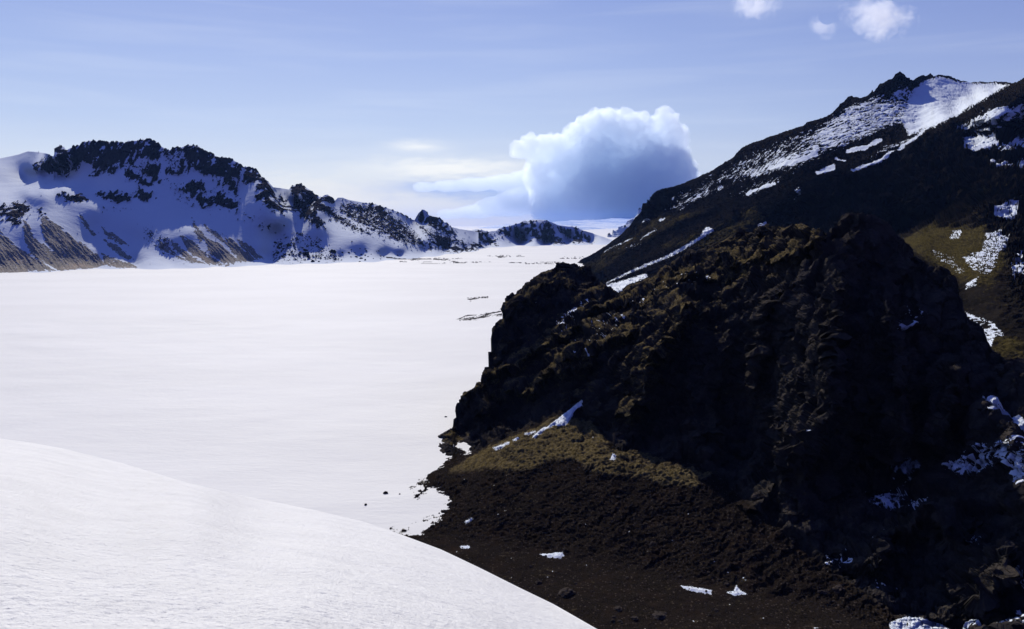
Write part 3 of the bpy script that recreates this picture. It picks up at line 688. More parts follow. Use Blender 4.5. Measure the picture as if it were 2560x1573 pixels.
rel = rockrel * (1 - apron) * (.35 + .65 * contact) + softrel * apron
edge = sstep(0, .012, np.linspace(0, 1, PX.shape[0]))[:, None] * .55 + .45
V = V + N * (rel * edge)[..., None]
N2 = normals(V, 0)
up = N2[..., 2]
lf = -N2[..., 0]
# moss sits on the ledges and along the ridge lines that face the light
m_rock = sstep(.70, 1.0, up * .8 + .42 * rdg - .25 * N2[..., 0] + n_b * .16 + n_f * .2) * (1 - apron)
lit_zone = area([(1130, 1090), (1130, 1000), (1220, 900), (1260, 780), (1400, 650), (1540, 715), (1660, 660), (1860, 560), (2110, 530), (2110, 640), (1900, 700), (1780, 830), (1660, 900), (1580, 1090), (1480, 1050), (1390, 1010), (1200, 1100)], 30)
moss = np.maximum(m_rock * (.10 + .85 * lit_zone), sstep(.22, .88, moss_rg * (1 + n_b * .35) + n_f * .5 + n_s * .3 - .16))  # moss colour cut back outside the sunlit zone to paint the shade darker
pocket = np.full(PX.shape, -1.2)
for poly, a, soft in [([(2230, 1155), (2290, 1145), (2310, 1165), (2270, 1210), (2220, 1190)], .45, 8), ([(2150, 1210), (2260, 1225), (2320, 1240), (2300, 1275), (2220, 1275), (2170, 1260)], .35, 9), ([(2360, 1180), (2460, 1130), (2500, 1120), (2560, 1090), (2620, 1110), (2600, 1240), (2550, 1230), (2520, 1160), (2460, 1190), (2400, 1200)], .6, 8), ([(2455, 995), (2480, 1005), (2560, 1040), (2620, 1040), (2560, 1060), (2510, 1055)], .9, 5),
                      ([(2235, 780), (2280, 775), (2350, 800), (2300, 810), (2240, 830), (2235, 870)], .1, 10), ([(2400, 1330), (2450, 1330), (2460, 1370), (2420, 1360)], .2, 8), ([(2530, 1420), (2600, 1410), (2600, 1470), (2540, 1460)], .5, 8), ([(2050, 1380), (2120, 1380), (2130, 1430), (2060, 1440)], -.05, 8), ([(2370, 1560), (2560, 1555), (2600, 1600), (2370, 1600)], .7, 6), ([(2530, 1510), (2600, 1500), (2600, 1540), (2540, 1535)], .5, 6), ([(2180, 1450), (2240, 1460), (2250, 1480), (2190, 1480)], 0, 6),
                      ([(1380, 800), (1450, 750), (1510, 740), (1460, 790), (1400, 830)], .02, 10), ([(1560, 750), (1700, 690), (1800, 680), (1700, 740), (1600, 760)], -.3, 20), ([(1420, 850), (1560, 760), (1600, 790), (1440, 900)], -.35, 20)]:
    m = area(poly, soft)
    pocket = np.maximum(pocket, -1.2 + m * (a + 1.2))
snow = sstep(-.05, .30, pocket - .30 + n_f * .7 + n_s * .9 + (up - .6) * .8)
V, at = with_back(V, [(3, -.6), (14, -8), (45, -60)], {'snow': snow, 'moss': moss, 'scree': apron * (1 - moss)})
grid_mesh('headland', V, M_crag, at, smooth=np.concatenate([np.repeat(apron[:1], 3, 0), np.maximum(apron, moss)], 0), label='dark craggy headland with mossy ledges and black scree at its foot', cat='headland')

# ------------------------------------------------------------------ frozen lake
xs = np.concatenate([-np.geomspace(13000, 300, 60), np.linspace(-290, 290, 240), np.geomspace(300, 13000, 60)])
ys = np.concatenate([np.linspace(-200, 60, 12), np.linspace(62, 500, 260), np.geomspace(502, 25000, 160)])
gx, gy = np.meshgrid(xs, ys)
nz = fbm(np.stack([gx / 38, gy / 30, 0 * gx], -1).reshape(-1, 3), 4).reshape(gx.shape) * .26
# the drift that banks up against the foot of the scree
dr = np.exp(-(((gx + 14) / 16) ** 2 + ((gy - 168) / 26) ** 2)) * .25
gz = (nz + dr) * sstep(60000, 300, np.abs(gy))
V = np.stack([gx, gy, gz], -1)
grid_mesh('lake', V, M_lake, {}, label='wide flat frozen lake covered with wind-packed snow', cat='frozen lake')

# ------------------------------------------------------------------ near snow bank
top = [(-500, 1040), (-200, 1070), (0, 1097), (60, 1104), (156, 1121), (312, 1160), (468, 1207), (624, 1243), (780, 1274), (905, 1303), (999, 1335), (1103, 1374), (1196, 1418), (1300, 1470), (1383, 1510), (1446, 1546), (1495, 1574), (1600, 1640), (1800, 1790)]
bot = [(-500, 1800), (1500, 1800), (1800, 1860)]
ctrl = [(-500, 1040, 26), (0, 1097, 24), (312, 1160, 23), (624, 1243, 21), (905, 1303, 19.5), (1103, 1374, 17), (1300, 1470, 14), (1495, 1574, 11), (1800, 1790, 8), (0, 1573, 3.9), (700, 1573, 4.2), (1200, 1573, 6.8), (1000, 1450, 9.2), (500, 1400, 7.4), (500, 1300, 11.5), (0, 1300, 8), (0, 1180, 14), (-500, 1300, 8), (-500, 1800, 2.6), (700, 1800, 2.8), (1500, 1800, 5), (800, 1380, 10.5)]
PX, PY, yt = pixgrid(-500, 1800, 1100, 620, top, bot, 1.35)
V = P(PX, PY, np.maximum(rbf(ctrl, PX, PY, 120), 2.0))
VF = V.reshape(-1, 3)
n = (fbm(VF * np.array([.4, .5, .4]), 3) * .03 + fbm(VF * np.array([6.0, 9.0, 6.0]), 4, .75) * .0075).reshape(PX.shape)
V[..., 2] += n * sstep(0, .05, np.linspace(0, 1, PX.shape[0]))[:, None]
V, at = with_back(V, [(1.2, -.8), (4, -3.4), (16, -16), (50, -62)], {})
# the bank goes on to the left of and behind where the photographer stands
left = [V[:, :1] + np.array([-dx, 0, dz]) for dx, dz in ((60, 1.0), (25, .9), (8, .45), (2, .12))]
V = np.concatenate(left + [V], 1)
behind = [V[-1:] + np.array([0, -dy, dz]) for dy, dz in ((2, .05), (8, .3), (30, .8))]
V = np.concatenate([V] + behind, 0)
grid_mesh('snow_bank', V, M_bank, {}, label='smooth bright snow bank sloping down in front of the lake', cat='snow bank')

# ------------------------------------------------------------------ camera
cam = bpy.data.cameras.new('camera'); cam_o = bpy.data.objects.new('camera', cam)
C.objects.link(cam_o)
cam.sensor_width = 36; cam.lens = F / 2560 * 36
cam.clip_start = .1; cam.clip_end = 100000
cam_o.location = (0, 0, H); cam_o.rotation_euler = (math.pi / 2 - PITCH, 0, 0)
sc.camera = cam_o
sc.render.resolution_x, sc.render.resolution_y = 1024, 629

# ------------------------------------------------------------------ loose things, set down on the ground
bpy.context.view_layer.update()
dg = bpy.context.evaluated_depsgraph_get()
def hit(px, py):
    rx, rz = rays(px, py)
    d = Vector((float(rx), 1, float(rz))).normalized()
    ok, loc, nor, idx, ob, mw = sc.ray_cast(dg, Vector((0, 0, H)), d)
    return (loc, nor) if ok else (None, None)

def boulder_mesh(name, seed, mat, flat=.75, rough=.3):
    bm = bmesh.new()
    bmesh.ops.create_icosphere(bm, subdivisions=4, radius=1)
    off = Vector((seed * 7.3, seed * 3.1, seed))
    for v in bm.verts:
        p = v.co.copy()
        cell = mnoise.voronoi(p * 1.3 + off)[0]
        r = 1 + rough * (cell[1] - cell[0] - .35) * .9 + rough * .55 * mnoise.fractal(p * 1.6 + off, 1, 2, 4)
        v.co = p * r
        v.co.z *= flat
        if v.co.z < -.35: v.co.z = -.35 + (v.co.z + .35) * .3
    me = bpy.data.meshes.new(name); bm.to_mesh(me); bm.free()
    for f in me.polygons: f.use_smooth = False
    me.materials.append(mat)
    return me
BM = [boulder_mesh('boulder', k, M_bould, .7 + .1 * (k % 3), .5) for k in range(6)]
SM = [boulder_mesh('stone', k + 9, M_stone, .6 + .08 * (k % 3), .45) for k in range(4)]

def set_rock(name, meshes, px, py, rpx, label, cat, group=None, squash=1.0, sink=.1, widen=1.0):
    loc, nor = hit(px, py)
    if loc is None: return
    r = rpx / F * loc.y
    o = bpy.data.objects.new(name, random.choice(meshes)); C.objects.link(o)
    o.location = (loc.x, loc.y + r * .2, loc.z + r * (.2 - sink))
    o.scale = (r * widen * random.uniform(.9, 1.15), r * random.uniform(.8, 1.1), r * squash * random.uniform(.85, 1.2))
    o.rotation_euler = (random.uniform(-.15, .15), random.uniform(-.15, .15), random.uniform(0, 6.28))
    o['label'] = label; o['category'] = cat
    if group: o['group'] = group
    return o

GS = 'boulders scattered along the far shore'
big = {(722, 615): 'round black boulder alone on the speckled snow below the buttress', (764.5, 638): 'largest clump-like black boulder on the far shore', (832, 631): 'wide black boulder with a flat top on the far shore', (782, 655): 'black boulder standing at the very edge of the lake ice',
       (761, 626): 'black boulder just above the largest boulder of the far shore', (688, 608): 'black boulder highest on the left of the far shore rubble'}
far = [(688, 608, 4), (722, 615, 6), (791, 607, 3.5), (761, 626, 4.5), (764.5, 638, 8), (832, 631, 8), (782, 655, 4.5), (695, 634, 4), (729, 630, 2.5), (705, 644, 3), (723, 637, 2.8), (750, 633, 3.5), (791, 641, 3), (797, 655, 3), (838, 649, 3), (890, 643, 3.5), (903, 647, 4), (913, 651, 3.2), (899, 655, 2.5),
       (951, 648, 2), (951, 641, 2.2), (959, 642, 1.8), (933, 647, 1.6), (946, 628, 2.2), (942, 628, 1.4), (916, 628, 2.4), (913, 623, 2), (900, 622, 1.6), (878, 625, 1.6), (872, 632, 2.6), (856, 632, 2.2), (887, 632, 1.6), (903, 637, 2.4), (913, 639, 2), (920, 642, 1.8), (928, 636, 1.4), (877, 643, 1.8), (847, 641, 1.6),
       (840, 641, 1.6), (816, 626, 1.6), (823, 613, 1.6), (802, 602, 1.8), (765, 592, 1.6), (773, 593, 2.4), (994, 639, 2.2), (1000, 637, 1.2), (702, 599, 1.6), (684, 653, 1.6), (695, 655, 1.8), (732, 659, 1.2), (740, 641, 1.8), (734, 643, 1.6), (808, 639, 1.6), (820, 643, 1.8), (880, 604, 1.6), (770, 643, 4), (757, 634, 3)]
for x, y, r in far:
    lab = big.get((x, y), 'small dark boulder in the rubble along the snowy far shore')
    set_rock('boulder', BM, x, y, r, lab, 'boulder', GS, 1.0, .1, 1.15)
# boulders on the headland crest
for x, y, r, lab, w, q in [(1502, 702, 17, 'tall black boulder on the headland crest beside the snow strip', .9, 1.45), (1630, 684, 16, 'round black boulder on the crest at the lower end of the long snow strip', 1.0, 1.0), (1466, 676, 11, 'dark boulder left of the tall boulder on the headland crest', 1.1, .8), (1407, 668, 14, 'dark knob of rock on the highest point of the headland', 1.2, .8),
                           (1850, 588, 13, 'dark pointed boulder on the ridge above the mossy slope', .8, 1.4), (1912, 585, 17, 'broad dark boulder on the ridge right of the pointed one', 1.3, 1.0), (1452, 655, 4, 'small boulder on the skyline where the mountainside meets the lake', 1, 1)]:
    set_rock('boulder', BM, x, y, r, lab, 'boulder', None, q, .05, w)
# stones lying on the lake snow
for x, y, r, lab in [(964, 1234, 6, 'larger dark stone lying on the lake snow near the scree'), (914, 1263, 3.6, 'small round stone on the lake snow left of the larger stone'), (999, 1236, 2.0, 'tiny stone on the lake snow close to the dark spit'), (1114, 1043, 2.6, 'tiny dark stone on the snow left of the headland cliff'), (1098, 1284, 2.2, 'tiny stone on the snow in the bay of the scree edge'), (1072, 1321, 2.0, 'tiny stone on the snow at the lower corner of the scree')]:
    set_rock('stone', BM, x, y, r, lab, 'stone', None, 1.0, .0, 1.2)
# rocks on the black gravel floor
for x, y, r, lab, w in [(1415, 1484, 22, 'biggest brown rock half buried in the black gravel by the snow bank', 1.0), (1347, 1458, 9, 'flat brown rock left of the biggest rock on the black gravel', 1.2), (1546, 1524, 12, 'brown rock on the black gravel near the bottom edge', 1.2), (1650, 1542, 17, 'wide brown rock low on the black gravel', 1.3), (1588, 1546, 9, 'dark rock between two brown rocks on the black gravel', 1.2), (1533, 1553, 6, 'small pale rock at the snow bank edge', 1.0), (2098, 1474, 15, 'reddish brown rock at the right end of the black gravel', 1.2), (2060, 1482, 10, 'rock left of the reddish brown rock', 1.3), (2195, 1488, 7, 'small rock at the shaded edge of the black gravel', 1.2), (1980, 1368, 7, 'small pale stone on the dark scree below the moss tufts', 1.1), (1984, 1354, 5, 'stone just above the pale stone on the dark scree', 1), (1868, 1380, 5, 'lone pale stone on the dark scree', 1), (1895, 1245, 18, 'rounded rock at the foot of the cliff above the scree', .9)]:
    set_rock('rock', SM, x, y, r, lab, 'rock', None, .9, .25, w)
k = 0
while k < 150:
    x, y = random.uniform(1250, 2150), random.uniform(1240, 1560)
    if y < 1335 + (x - 1000) * .40 - 170 + 0 or y < 1240: pass
    loc, nor = hit(x, y)
    k += 1
    if loc is None or loc.y < 90: continue
    set_rock('stone', SM, x, y, random.choice([1.4, 1.6, 2, 2.4, 3, 3.6, 5, 6.5]), 'small brown stone strewn over the black scree', 'stone', 'stones strewn over the black scree', .9, .2)

# ------------------------------------------------------------------ lying snow and gravel, draped on what carries it
def drape(name, poly, mat, label, cat, group, step=2.0, thick=.10, rag=2.5, lift=0.0):
    poly = np.array(poly, float)
    x0, y0 = poly.min(0) - 4; x1, y1 = poly.max(0) + 4
    nx = max(6, int((x1 - x0) / step)); ny = max(6, int((y1 - y0) / step))
    gx, gy = np.meshgrid(np.linspace(x0, x1, nx), np.linspace(y0, y1, ny))
    s = sdf(gx, gy, poly)
    nn = fbm(np.stack([gx / 9, gy / 7, 0 * gx + len(poly) + x0], -1).reshape(-1, 3), 3).reshape(gx.shape)
    s = s + nn * rag
    bm = bmesh.new(); vs = {}
    for j in range(ny):
        for i in range(nx):
            if s[j, i] > -3:
                loc, nor = hit(gx[j, i], gy[j, i])
                if loc is None: continue
                if nor.y > 0: nor = -nor
                t = thick * (sstep(-1.0, 4.0, s[j, i]) * 1.3 - .3)
                nor = (nor + Vector((0, 0, 1))).normalized()
                vs[j, i] = bm.verts.new(loc + nor * float(t + lift))
    for j in range(ny - 1):
        for i in range(nx - 1):
            q = [vs.get(k) for k in ((j, i), (j, i + 1), (j + 1, i + 1), (j + 1, i))]
            if all(q):
                ys = [v.co.y for v in q]
                if max(ys) - min(ys) < 40: bm.faces.new(q)
    # keep the one largest piece
    left = set(bm.verts); bestp = set()
    while left:
        st_ = [left.pop()]; comp = set(st_)
        while st_:
            for e in st_.pop().link_edges:
                for u in e.verts:
                    if u in left: left.discard(u); comp.add(u); st_.append(u)
        if len(comp) > len(bestp): bestp = comp
    bmesh.ops.delete(bm, geom=[v for v in bm.verts if v not in bestp], context='VERTS')
    me = bpy.data.meshes.new(name); bm.to_mesh(me); bm.free()
    for f in me.polygons: f.use_smooth = True
    me.materials.append(mat)
    o = bpy.data.objects.new(name, me); o['label'] = label; o['category'] = cat
    if group: o['group'] = group
    return o
c7 = lambda l: [(980 + x / 3.024, 900 + y / 3.024) for x, y in l]
c8 = lambda l: [(1700 + x / 2.638, 1000 + y / 2.638) for x, y in l]
c5 = lambda l: [(1400 + x / 3.78, 340 + y / 3.78) for x, y in l]
made = []
G = 'snow patches left on the dark ground'
made.append(drape('snow_patch', c7([(1442, 302), (1420, 310), (1340, 375), (1210, 475), (1150, 520), (1115, 545), (1120, 556), (1165, 528), (1225, 492), (1260, 502), (1320, 490), (1355, 440), (1385, 380), (1440, 345)]), M_patch, 'bright wedge of snow in the cleft above the mossy slope', 'snow patch', G, 1.6, .25, 1.0))
made.append(drape('snow_patch', c7([(1005, 558), (1080, 538), (1080, 548), (1010, 566)]), M_patch, 'thin snow streak at the upper edge of the moss, left of the bright wedge', 'snow patch', G, 1.2, .15, .8, .03))
made.append(drape('snow_patch', c7([(915, 605), (955, 582), (960, 592), (925, 612)]), M_patch, 'small snow scrap in the middle of the upper moss edge', 'snow patch', G, 1.2, .15, .8, .03))
made.append(drape('snow_patch', c7([(770, 665), (880, 620), (885, 630), (785, 682)]), M_patch, 'narrow snow streak lowest along the upper moss edge', 'snow patch', G, 1.2, .15, .8, .03))
made.append(drape('snow_patch', c7([(1065, 582), (1105, 540), (1160, 505), (1160, 525), (1080, 590)]), M_patch, 'snow tail trailing from the bright wedge', 'snow patch', G, 1.2, .15, .8, .03))
made.append(drape('snow_patch', c7([(1120, 1470), (1200, 1466), (1285, 1452), (1298, 1478), (1275, 1496), (1180, 1490)]), M_patch, 'flat snow patch on the black gravel nearest the snow bank edge', 'snow patch', G, 1.4, .12, 1.2, .03))
made.append(drape('snow_patch', c8([(5, 1230), (60, 1230), (205, 1256), (205, 1278), (130, 1270), (50, 1252)]), M_patch, 'long thin snow patch in the middle of the black gravel floor', 'snow patch', G, 1.4, .12, 1.2, .03))
made.append(drape('snow_patch', c8([(315, 1272), (355, 1262), (372, 1228), (395, 1258), (442, 1280), (360, 1290)]), M_patch, 'ragged snow patch right of the long thin one', 'snow patch', G, 1.4, .12, 1.2, .03))
made.append(drape('snow_patch', c8([(1385, 1470), (1480, 1432), (1600, 1440), (1720, 1480), (1800, 1530), (1390, 1540)]), M_patch, 'large sunlit snow patch at the bottom right of the black gravel', 'snow patch', G, 1.6, .15, 2.0, .03))
made.append(drape('snow_patch', c7([(520, 1410), (580, 1408), (585, 1420), (525, 1420)]), M_patch, 'little snow scrap on the gravel beside the snow bank tip', 'snow patch', G, 1.2, .1, .6, .03))
made.append(drape('snow_patch', c7([(553, 1225), (600, 1198), (606, 1206), (562, 1232)]), M_patch, 'small snow scrap low on the black scree fan', 'snow patch', G, 1.2, .12, .8, .03))
made.append(drape('snow_patch', [(1526, 1150), (1532, 1134), (1540, 1138), (1537, 1150)], M_patch, 'little snow scrap between moss and cliff foot', 'snow patch', G, 1.2, .15, .8, .03))
made.append(drape('snow_patch', c5([(438, 1392), (560, 1330), (690, 1268), (800, 1218), (980, 1150), (1100, 1085), (1250, 1000), (1330, 950), (1360, 890), (1395, 862), (1455, 890), (1370, 945), (1250, 1022), (1120, 1100), (1000, 1152), (860, 1212), (700, 1275), (560, 1335)]), M_patch, 'long narrow snow strip climbing the dark mountainside', 'snow patch', G, 1.8, .5, 1.0, .15))
made.append(drape('snow_patch', c5([(440, 1412), (620, 1365), (812, 1305), (822, 1330), (640, 1408), (630, 1460), (530, 1480), (480, 1445)]), M_patch, 'broad white snow field behind the saddle of the headland', 'snow patch', G, 1.8, .5, 1.0, .15))
GB = 'bare gravel bars on the lake snow'
made.append(drape('gravel_bar', [(1142, 801), (1165, 791), (1240, 779), (1280, 770), (1280, 775), (1210, 789), (1150, 802)], M_grav, 'upper dark gravel bar reaching out from the headland', 'gravel bar', GB, 1.2, .3, 1.0))
made.append(drape('gravel_bar', [(1150, 800), (1210, 790), (1290, 778), (1290, 785), (1230, 792), (1170, 801)], M_grav, 'lower dark gravel bar beside the headland cliff', 'gravel bar', GB, 1.2, .3, 1.0))
made.append(drape('gravel_bar', [(1164, 748), (1190, 745), (1218, 743), (1200, 747), (1175, 751)], M_grav, 'short thin gravel streak out on the lake snow', 'gravel bar', GB, 1.2, .3, .9))
for i, (pl, lab) in enumerate([([(1020, 646), (1100, 647), (1155, 646), (1110, 650), (1050, 650)], 'gravel streak along the shore below the third knob'), ([(1220, 641), (1260, 640.5), (1310, 641), (1255, 643.5), (1225, 643)], 'thin gravel streak on the ice before the far ridge'), ([(1000, 655), (1120, 655), (1230, 654), (1150, 657), (1060, 657)], 'long faint gravel line across the lake head'), ([(960, 640), (1000, 646), (1050, 648), (1000, 650), (965, 645)], 'gravel streak at the end of the boulder shore'), ([(1270, 656), (1400, 656.5), (1398, 658), (1280, 658)], 'faint gravel line left of the headland top'), ([(1395, 644), (1470, 643.5), (1468, 646), (1400, 646)], 'faint gravel line at the foot of the dark mountainside')]):
    made.append(drape('gravel_bar', pl, M_grav, lab, 'gravel bar', GB, 1.2, .25, 1.4))
for o in made: C.objects.link(o)

# ------------------------------------------------------------------ smoke cloud and small clouds
def volume_mat(name, density, aniso, col=(1, 1, 1)):
    m, t, out = newmat(name)
    v = t.new('ShaderNodeVolumePrincipled')
    t.put(v.inputs['Color'], col); v.inputs['Density'].default_value = density; v.inputs['Anisotropy'].default_value = aniso
    t.l.new(v.outputs[0], out.inputs['Volume'])
    return m
def wisp_mat(name, density, size):
    m, t, out = newmat(name)
    co = t.new('ShaderNodeTexCoord').outputs['Object']
    n = t.noise(co, 1 / size, 5, .6, .6)
    v = t.new('ShaderNodeVolumePrincipled'); t.put(v.inputs['Color'], (1, 1, 1)); v.inputs['Anisotropy'].default_value = .4
    g = t.new('ShaderNodeTexCoord').outputs['Generated']
    ln = t.new('ShaderNodeVectorMath', operation='LENGTH'); t.put(ln.inputs[0], t.vmath('SUBTRACT', g, (.5, .5, .5)))
    fall = t.math('SUBTRACT', 1.0, t.math('MULTIPLY', ln.outputs['Value'], 2.0))
    t.put(v.inputs['Density'], t.math('MULTIPLY', t.ramp(t.math('ADD', n, t.math('MULTIPLY', fall, .42)), .52, .92), density))
    t.l.new(v.outputs[0], out.inputs['Volume'])
    return m
def cloud(name, puffs, D, voxel, amp, mat, label, seed=0, cat='cloud', grow=1.0, flat=1.0):
    bm = bmesh.new()
    rnd = random.Random(seed)
    for x, y, r in puffs:
        Yc = D + rnd.uniform(-.6, .6) * r / F * D + 0
        c = P(x, y, Yc).reshape(3)
        R = r / F * D * grow
        s = bmesh.ops.create_icosphere(bm, subdivisions=3, radius=R)
        for v in s['verts']: v.co = Vector((v.co.x * (1 + (1 - flat) * .8), v.co.y, v.co.z * flat)) + Vector(c)
    me = bpy.data.meshes.new(name); bm.to_mesh(me); bm.free()
    o = bpy.data.objects.new(name, me); C.objects.link(o)
    md = o.modifiers.new('r', 'REMESH'); md.mode = 'VOXEL'; md.voxel_size = voxel
    bpy.context.view_layer.update()
    ev = o.evaluated_get(bpy.context.evaluated_depsgraph_get())
    m2 = bpy.data.meshes.new_from_object(ev)
    o.modifiers.clear(); o.data = m2
    n = len(m2.vertices)
    co = np.empty(n * 3, np.float32); m2.vertices.foreach_get('co', co); co = co.reshape(-1, 3).astype(float)
    no = np.empty(n * 3, np.float32); m2.vertex_normals.foreach_get('vector', no); no = no.reshape(-1, 3)
    k = D / F
    h = (1 - 2 * np.abs(perlin(co / (22 * k)))) * 6 + (1 - 2 * np.abs(perlin(co / (9 * k)))) * 2.6 + (1 - 2 * np.abs(perlin(co / (4 * k)))) * 1.1
    co += no * (h * amp * k)[:, None]
    m2.vertices.foreach_set('co', co.reshape(-1).astype(np.float32)); m2.update()
    md = o.modifiers.new('r', 'REMESH'); md.mode = 'VOXEL'; md.voxel_size = voxel
    bpy.context.view_layer.update()
    m2 = bpy.data.meshes.new_from_object(o.evaluated_get(bpy.context.evaluated_depsgraph_get()))
    o.modifiers.clear(); o.data = m2
    m2.materials.clear(); m2.materials.append(mat)
    for f in m2.polygons: f.use_smooth = True
    o['label'] = label; o['category'] = cat
    return o
puffs = [(1664, 303, 24), (1652, 325, 28), (1688, 342, 26), (1672, 370, 40), (1700, 392, 20), (1712, 428, 24), (1617, 314, 17), (1601, 306, 18), (1563, 302, 21), (1575, 340, 40), (1500, 312, 33), (1530, 318, 36), (1462, 328, 27), (1440, 342, 24), (1370, 364, 21), (1331, 360, 19), (1300, 376, 16), (1400, 378, 33), (1345, 385, 24),
         (1500, 410, 88), (1600, 420, 90), (1650, 450, 80), (1430, 430, 58), (1360, 440, 42), (1500, 500, 90), (1600, 500, 95), (1400, 500, 70), (1700, 490, 60), (1620, 350, 40)]
cloud('smoke_cloud', puffs, 30000, 48, 1.9, volume_mat('smoke', .0024, .5, (.90, .95, 1.0)), 'tall billowing smoke cloud rising behind the dark mountainside', 3, 'smoke cloud')
cloud('cloud', [(1345, 448, 52), (1290, 456, 44), (1262, 458, 40), (1190, 462, 34), (1120, 466, 27), (1060, 468, 20), (1350, 500, 75), (1270, 515, 56), (1190, 530, 32), (1125, 536, 22)], 32500, 90, .8, volume_mat('low_vapour', .0013, .5, (.84, .91, .99)), 'low bluish vapour bank trailing left from the smoke cloud', 5, flat=.42)
for i, (pf, lab) in enumerate([([(1850, 12, 16), (1880, 2, 22), (1915, 8, 24), (1935, 20, 12), (1860, 35, 10)], 'small soft white cloud at the top edge, left of the pair'),
                               ([(2140, 20, 26), (2175, 40, 28), (2215, 50, 26), (2255, 55, 22), (2200, 65, 24), (2160, 10, 18), (2270, 40, 14)], 'larger ragged white cloud above the mountain peak'),
                               ([(2050, 72, 10), (2075, 78, 12), (2035, 60, 7), (2030, 42, 6)], 'tiny thin cloud wisp below left of the larger one')]):
    cloud('cloud', pf, 9000, 25, 1.3, wisp_mat('cloud_vapour', .0046, 130), lab, 20 + i, grow=1.5)

# ------------------------------------------------------------------ light, sky, air
m, t, out = newmat('haze')
hv = t.new('ShaderNodeVolumePrincipled')
t.put(hv.inputs['Color'], (.22, .42, 1.0)); hv.inputs['Density'].default_value = 1.8e-5; hv.inputs['Anisotropy'].default_value = .2
t.l.new(hv.outputs[0], out.inputs['Volume'])
bm = bmesh.new(); bmesh.ops.create_cube(bm, size=1)
for v in bm.verts: v.co = Vector((v.co.x * 27000, 12900 + v.co.y * 26400, 176 + v.co.z * 368))
me = bpy.data.meshes.new('haze'); bm.to_mesh(me); bm.free(); me.materials.append(m)
ho = bpy.data.objects.new('haze', me); C.objects.link(ho)
ho['kind'] = 'stuff'; ho['label'] = 'thin blue haze in the air over the lake'; ho['category'] = 'haze'

SUN_AZ = math.atan((725 - CX) / F)      # left of straight ahead: shadows on the far slope fall straight towards us
SUN_EL = math.radians(35.2)
sun = bpy.data.lights.new('sun', 'SUN'); sun.energy = 3.7; sun.angle = math.radians(.5); sun.color = (1, .955, .855)
so = bpy.data.objects.new('sun', sun); C.objects.link(so)
sd = Vector((math.sin(SUN_AZ) * math.cos(SUN_EL), math.cos(SUN_AZ) * math.cos(SUN_EL), math.sin(SUN_EL)))
so.rotation_euler = sd.to_track_quat('Z', 'Y').to_euler()

w = bpy.data.worlds.new('World'); sc.world = w; w.use_nodes = True
w.node_tree.nodes.clear()
t = NT(w.node_tree)
out = t.new('ShaderNodeOutputWorld'); bg = t.new('ShaderNodeBackground')
sky = t.new('ShaderNodeTexSky', sky_type='NISHITA')
sky.sun_disc = False; sky.sun_elevation = SUN_EL; sky.sun_rotation = SUN_AZ
sky.altitude = 600; sky.air_density = 1.0; sky.dust_density = .6; sky.ozone_density = 2.0
# high thin veil: the sky whitens towards the horizon and deepens towards the zenith
co = t.new('ShaderNodeTexCoord').outputs['Generated']
sx = t.new('ShaderNodeSeparateXYZ'); t.l.new(co, sx.inputs[0])
el = t.math('DIVIDE', t.math('ARCSINE', sx.outputs[2]), math.radians(90), clamp=True)
az = t.math('ARCTAN2', sx.outputs[0], sx.outputs[1])
rmp = t.new('ShaderNodeValToRGB'); t.l.new(el, rmp.inputs[0])
stops = [(0, (.64, .66, .73)), (.035, (.59, .64, .75)), (.075, (.435, .525, .755)), (.12, (.33, .42, .72)), (.175, (.235, .315, .65)), (.30, (.09, .17, .50)), (.55, (.022, .080, .40)), (1, (.015, .068, .38))]
e = rmp.color_ramp.elements
while len(e) < len(stops): e.new(.5)
for q, (p_, c_) in zip(e, stops):
    q.position = p_; q.color = (*c_, 1)
side = t.ramp(az, math.radians(-5), math.radians(45), 1.0, .70)
# away from the sun the sky is a deeper blue
side = t.math('MULTIPLY', side, t.ramp(t.math('ABSOLUTE', t.math('ADD', az, .27)), 1.0, 2.2, 1.0, .07))
veil = t.mix(1.0, rmp.outputs[0], t.new('ShaderNodeCombineColor').outputs[0], 'MULTIPLY') if False else rmp.outputs[0]
cc = t.new('ShaderNodeCombineColor')
for i_, f_ in enumerate((1.0, 1.0, .75)):
    t.put(cc.inputs[i_], side if i_ < 2 else t.math('ADD', t.math('MULTIPLY', side, .6), .4))
veil = t.mix(1.0, veil, cc.outputs[0], 'MULTIPLY')
# wind-drawn cirrus
st = t.new('ShaderNodeCombineXYZ'); t.put(st.inputs[0], t.math('MULTIPLY', az, 2.2)); t.put(st.inputs[1], t.math('MULTIPLY', el, 46.0))
cir = t.noise(st.outputs[0], 1.6, 5, .5, .4)
veil = t.mix(t.math('MULTIPLY', t.ramp(cir, .42, .75), .12), veil, (.80, .83, .90))
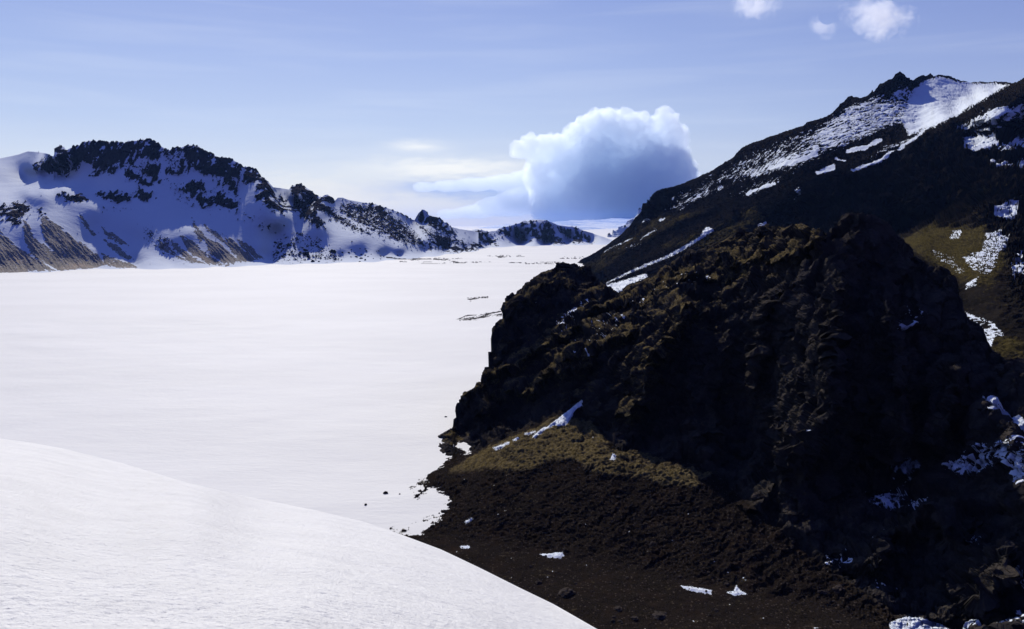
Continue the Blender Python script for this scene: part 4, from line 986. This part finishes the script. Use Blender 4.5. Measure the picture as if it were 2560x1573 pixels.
# bank of distant vapour either side of the smoke
def blob(px, py, wx, wy):
    a0 = math.atan((px - CX) / F); e0 = math.atan((HOR - py) / F)
    dx = t.math('DIVIDE', t.math('SUBTRACT', az, a0), wx / F); dy = t.math('DIVIDE', t.math('SUBTRACT', t.math('MULTIPLY', el, math.pi / 2), e0), wy / F)
    dx = t.math('ADD', dx, t.math('MULTIPLY', t.math('SUBTRACT', vn, .5), 1.1)); dy = t.math('ADD', dy, t.math('MULTIPLY', t.math('SUBTRACT', vn2, .5), 2.0))
    return t.math('POWER', 2.718, t.math('MULTIPLY', t.math('ADD', t.math('MULTIPLY', dx, dx), t.math('MULTIPLY', dy, dy)), -1.0))
sv = t.new('ShaderNodeCombineXYZ'); t.put(sv.inputs[0], t.math('MULTIPLY', az, 9.0)); t.put(sv.inputs[1], t.math('MULTIPLY', el, 60.0))
vn = t.noise(sv.outputs[0], 1.5, 5, .55); vn2 = t.noise(sv.outputs[0], 3.1, 5, .55)
for px_, py_, wx_, wy_, c_, a_ in [(860, 490, 280, 45, (.76, .75, .75), .9), (1180, 474, 210, 22, (.20, .34, .76), .95), (1330, 505, 170, 40, (.24, .38, .76), .8), (1560, 500, 240, 60, (.20, .34, .74), .85), (1130, 528, 190, 20, (.62, .66, .77), .85), (1130, 424, 190, 22, (.86, .85, .84), 1.0), (1045, 372, 65, 12, (.84, .84, .85), .9)]:
    veil = t.mix(t.math('MULTIPLY', blob(px_, py_, wx_, wy_), a_), veil, c_)
SK = .10
veil10 = t.vmath('SCALE', veil); veil10.node.inputs[3].default_value = 1 / SK
col = t.mix(.85, sky.outputs[0], veil10)
t.put(bg.inputs['Color'], col); bg.inputs['Strength'].default_value = SK
t.l.new(bg.outputs[0], out.inputs['Surface'])

sc.view_settings.view_transform = 'Standard'; sc.view_settings.look = 'None'
sc.view_settings.exposure = 0.15; sc.view_settings.gamma = 1; sc.view_settings.use_curve_mapping = False
cy = sc.cycles
cy.use_denoising = True
cy.max_bounces = 16; cy.diffuse_bounces = 0; cy.volume_bounces = 14; cy.glossy_bounces = 2; cy.transparent_max_bounces = 8
cy.use_adaptive_sampling = True; cy.adaptive_threshold = .01
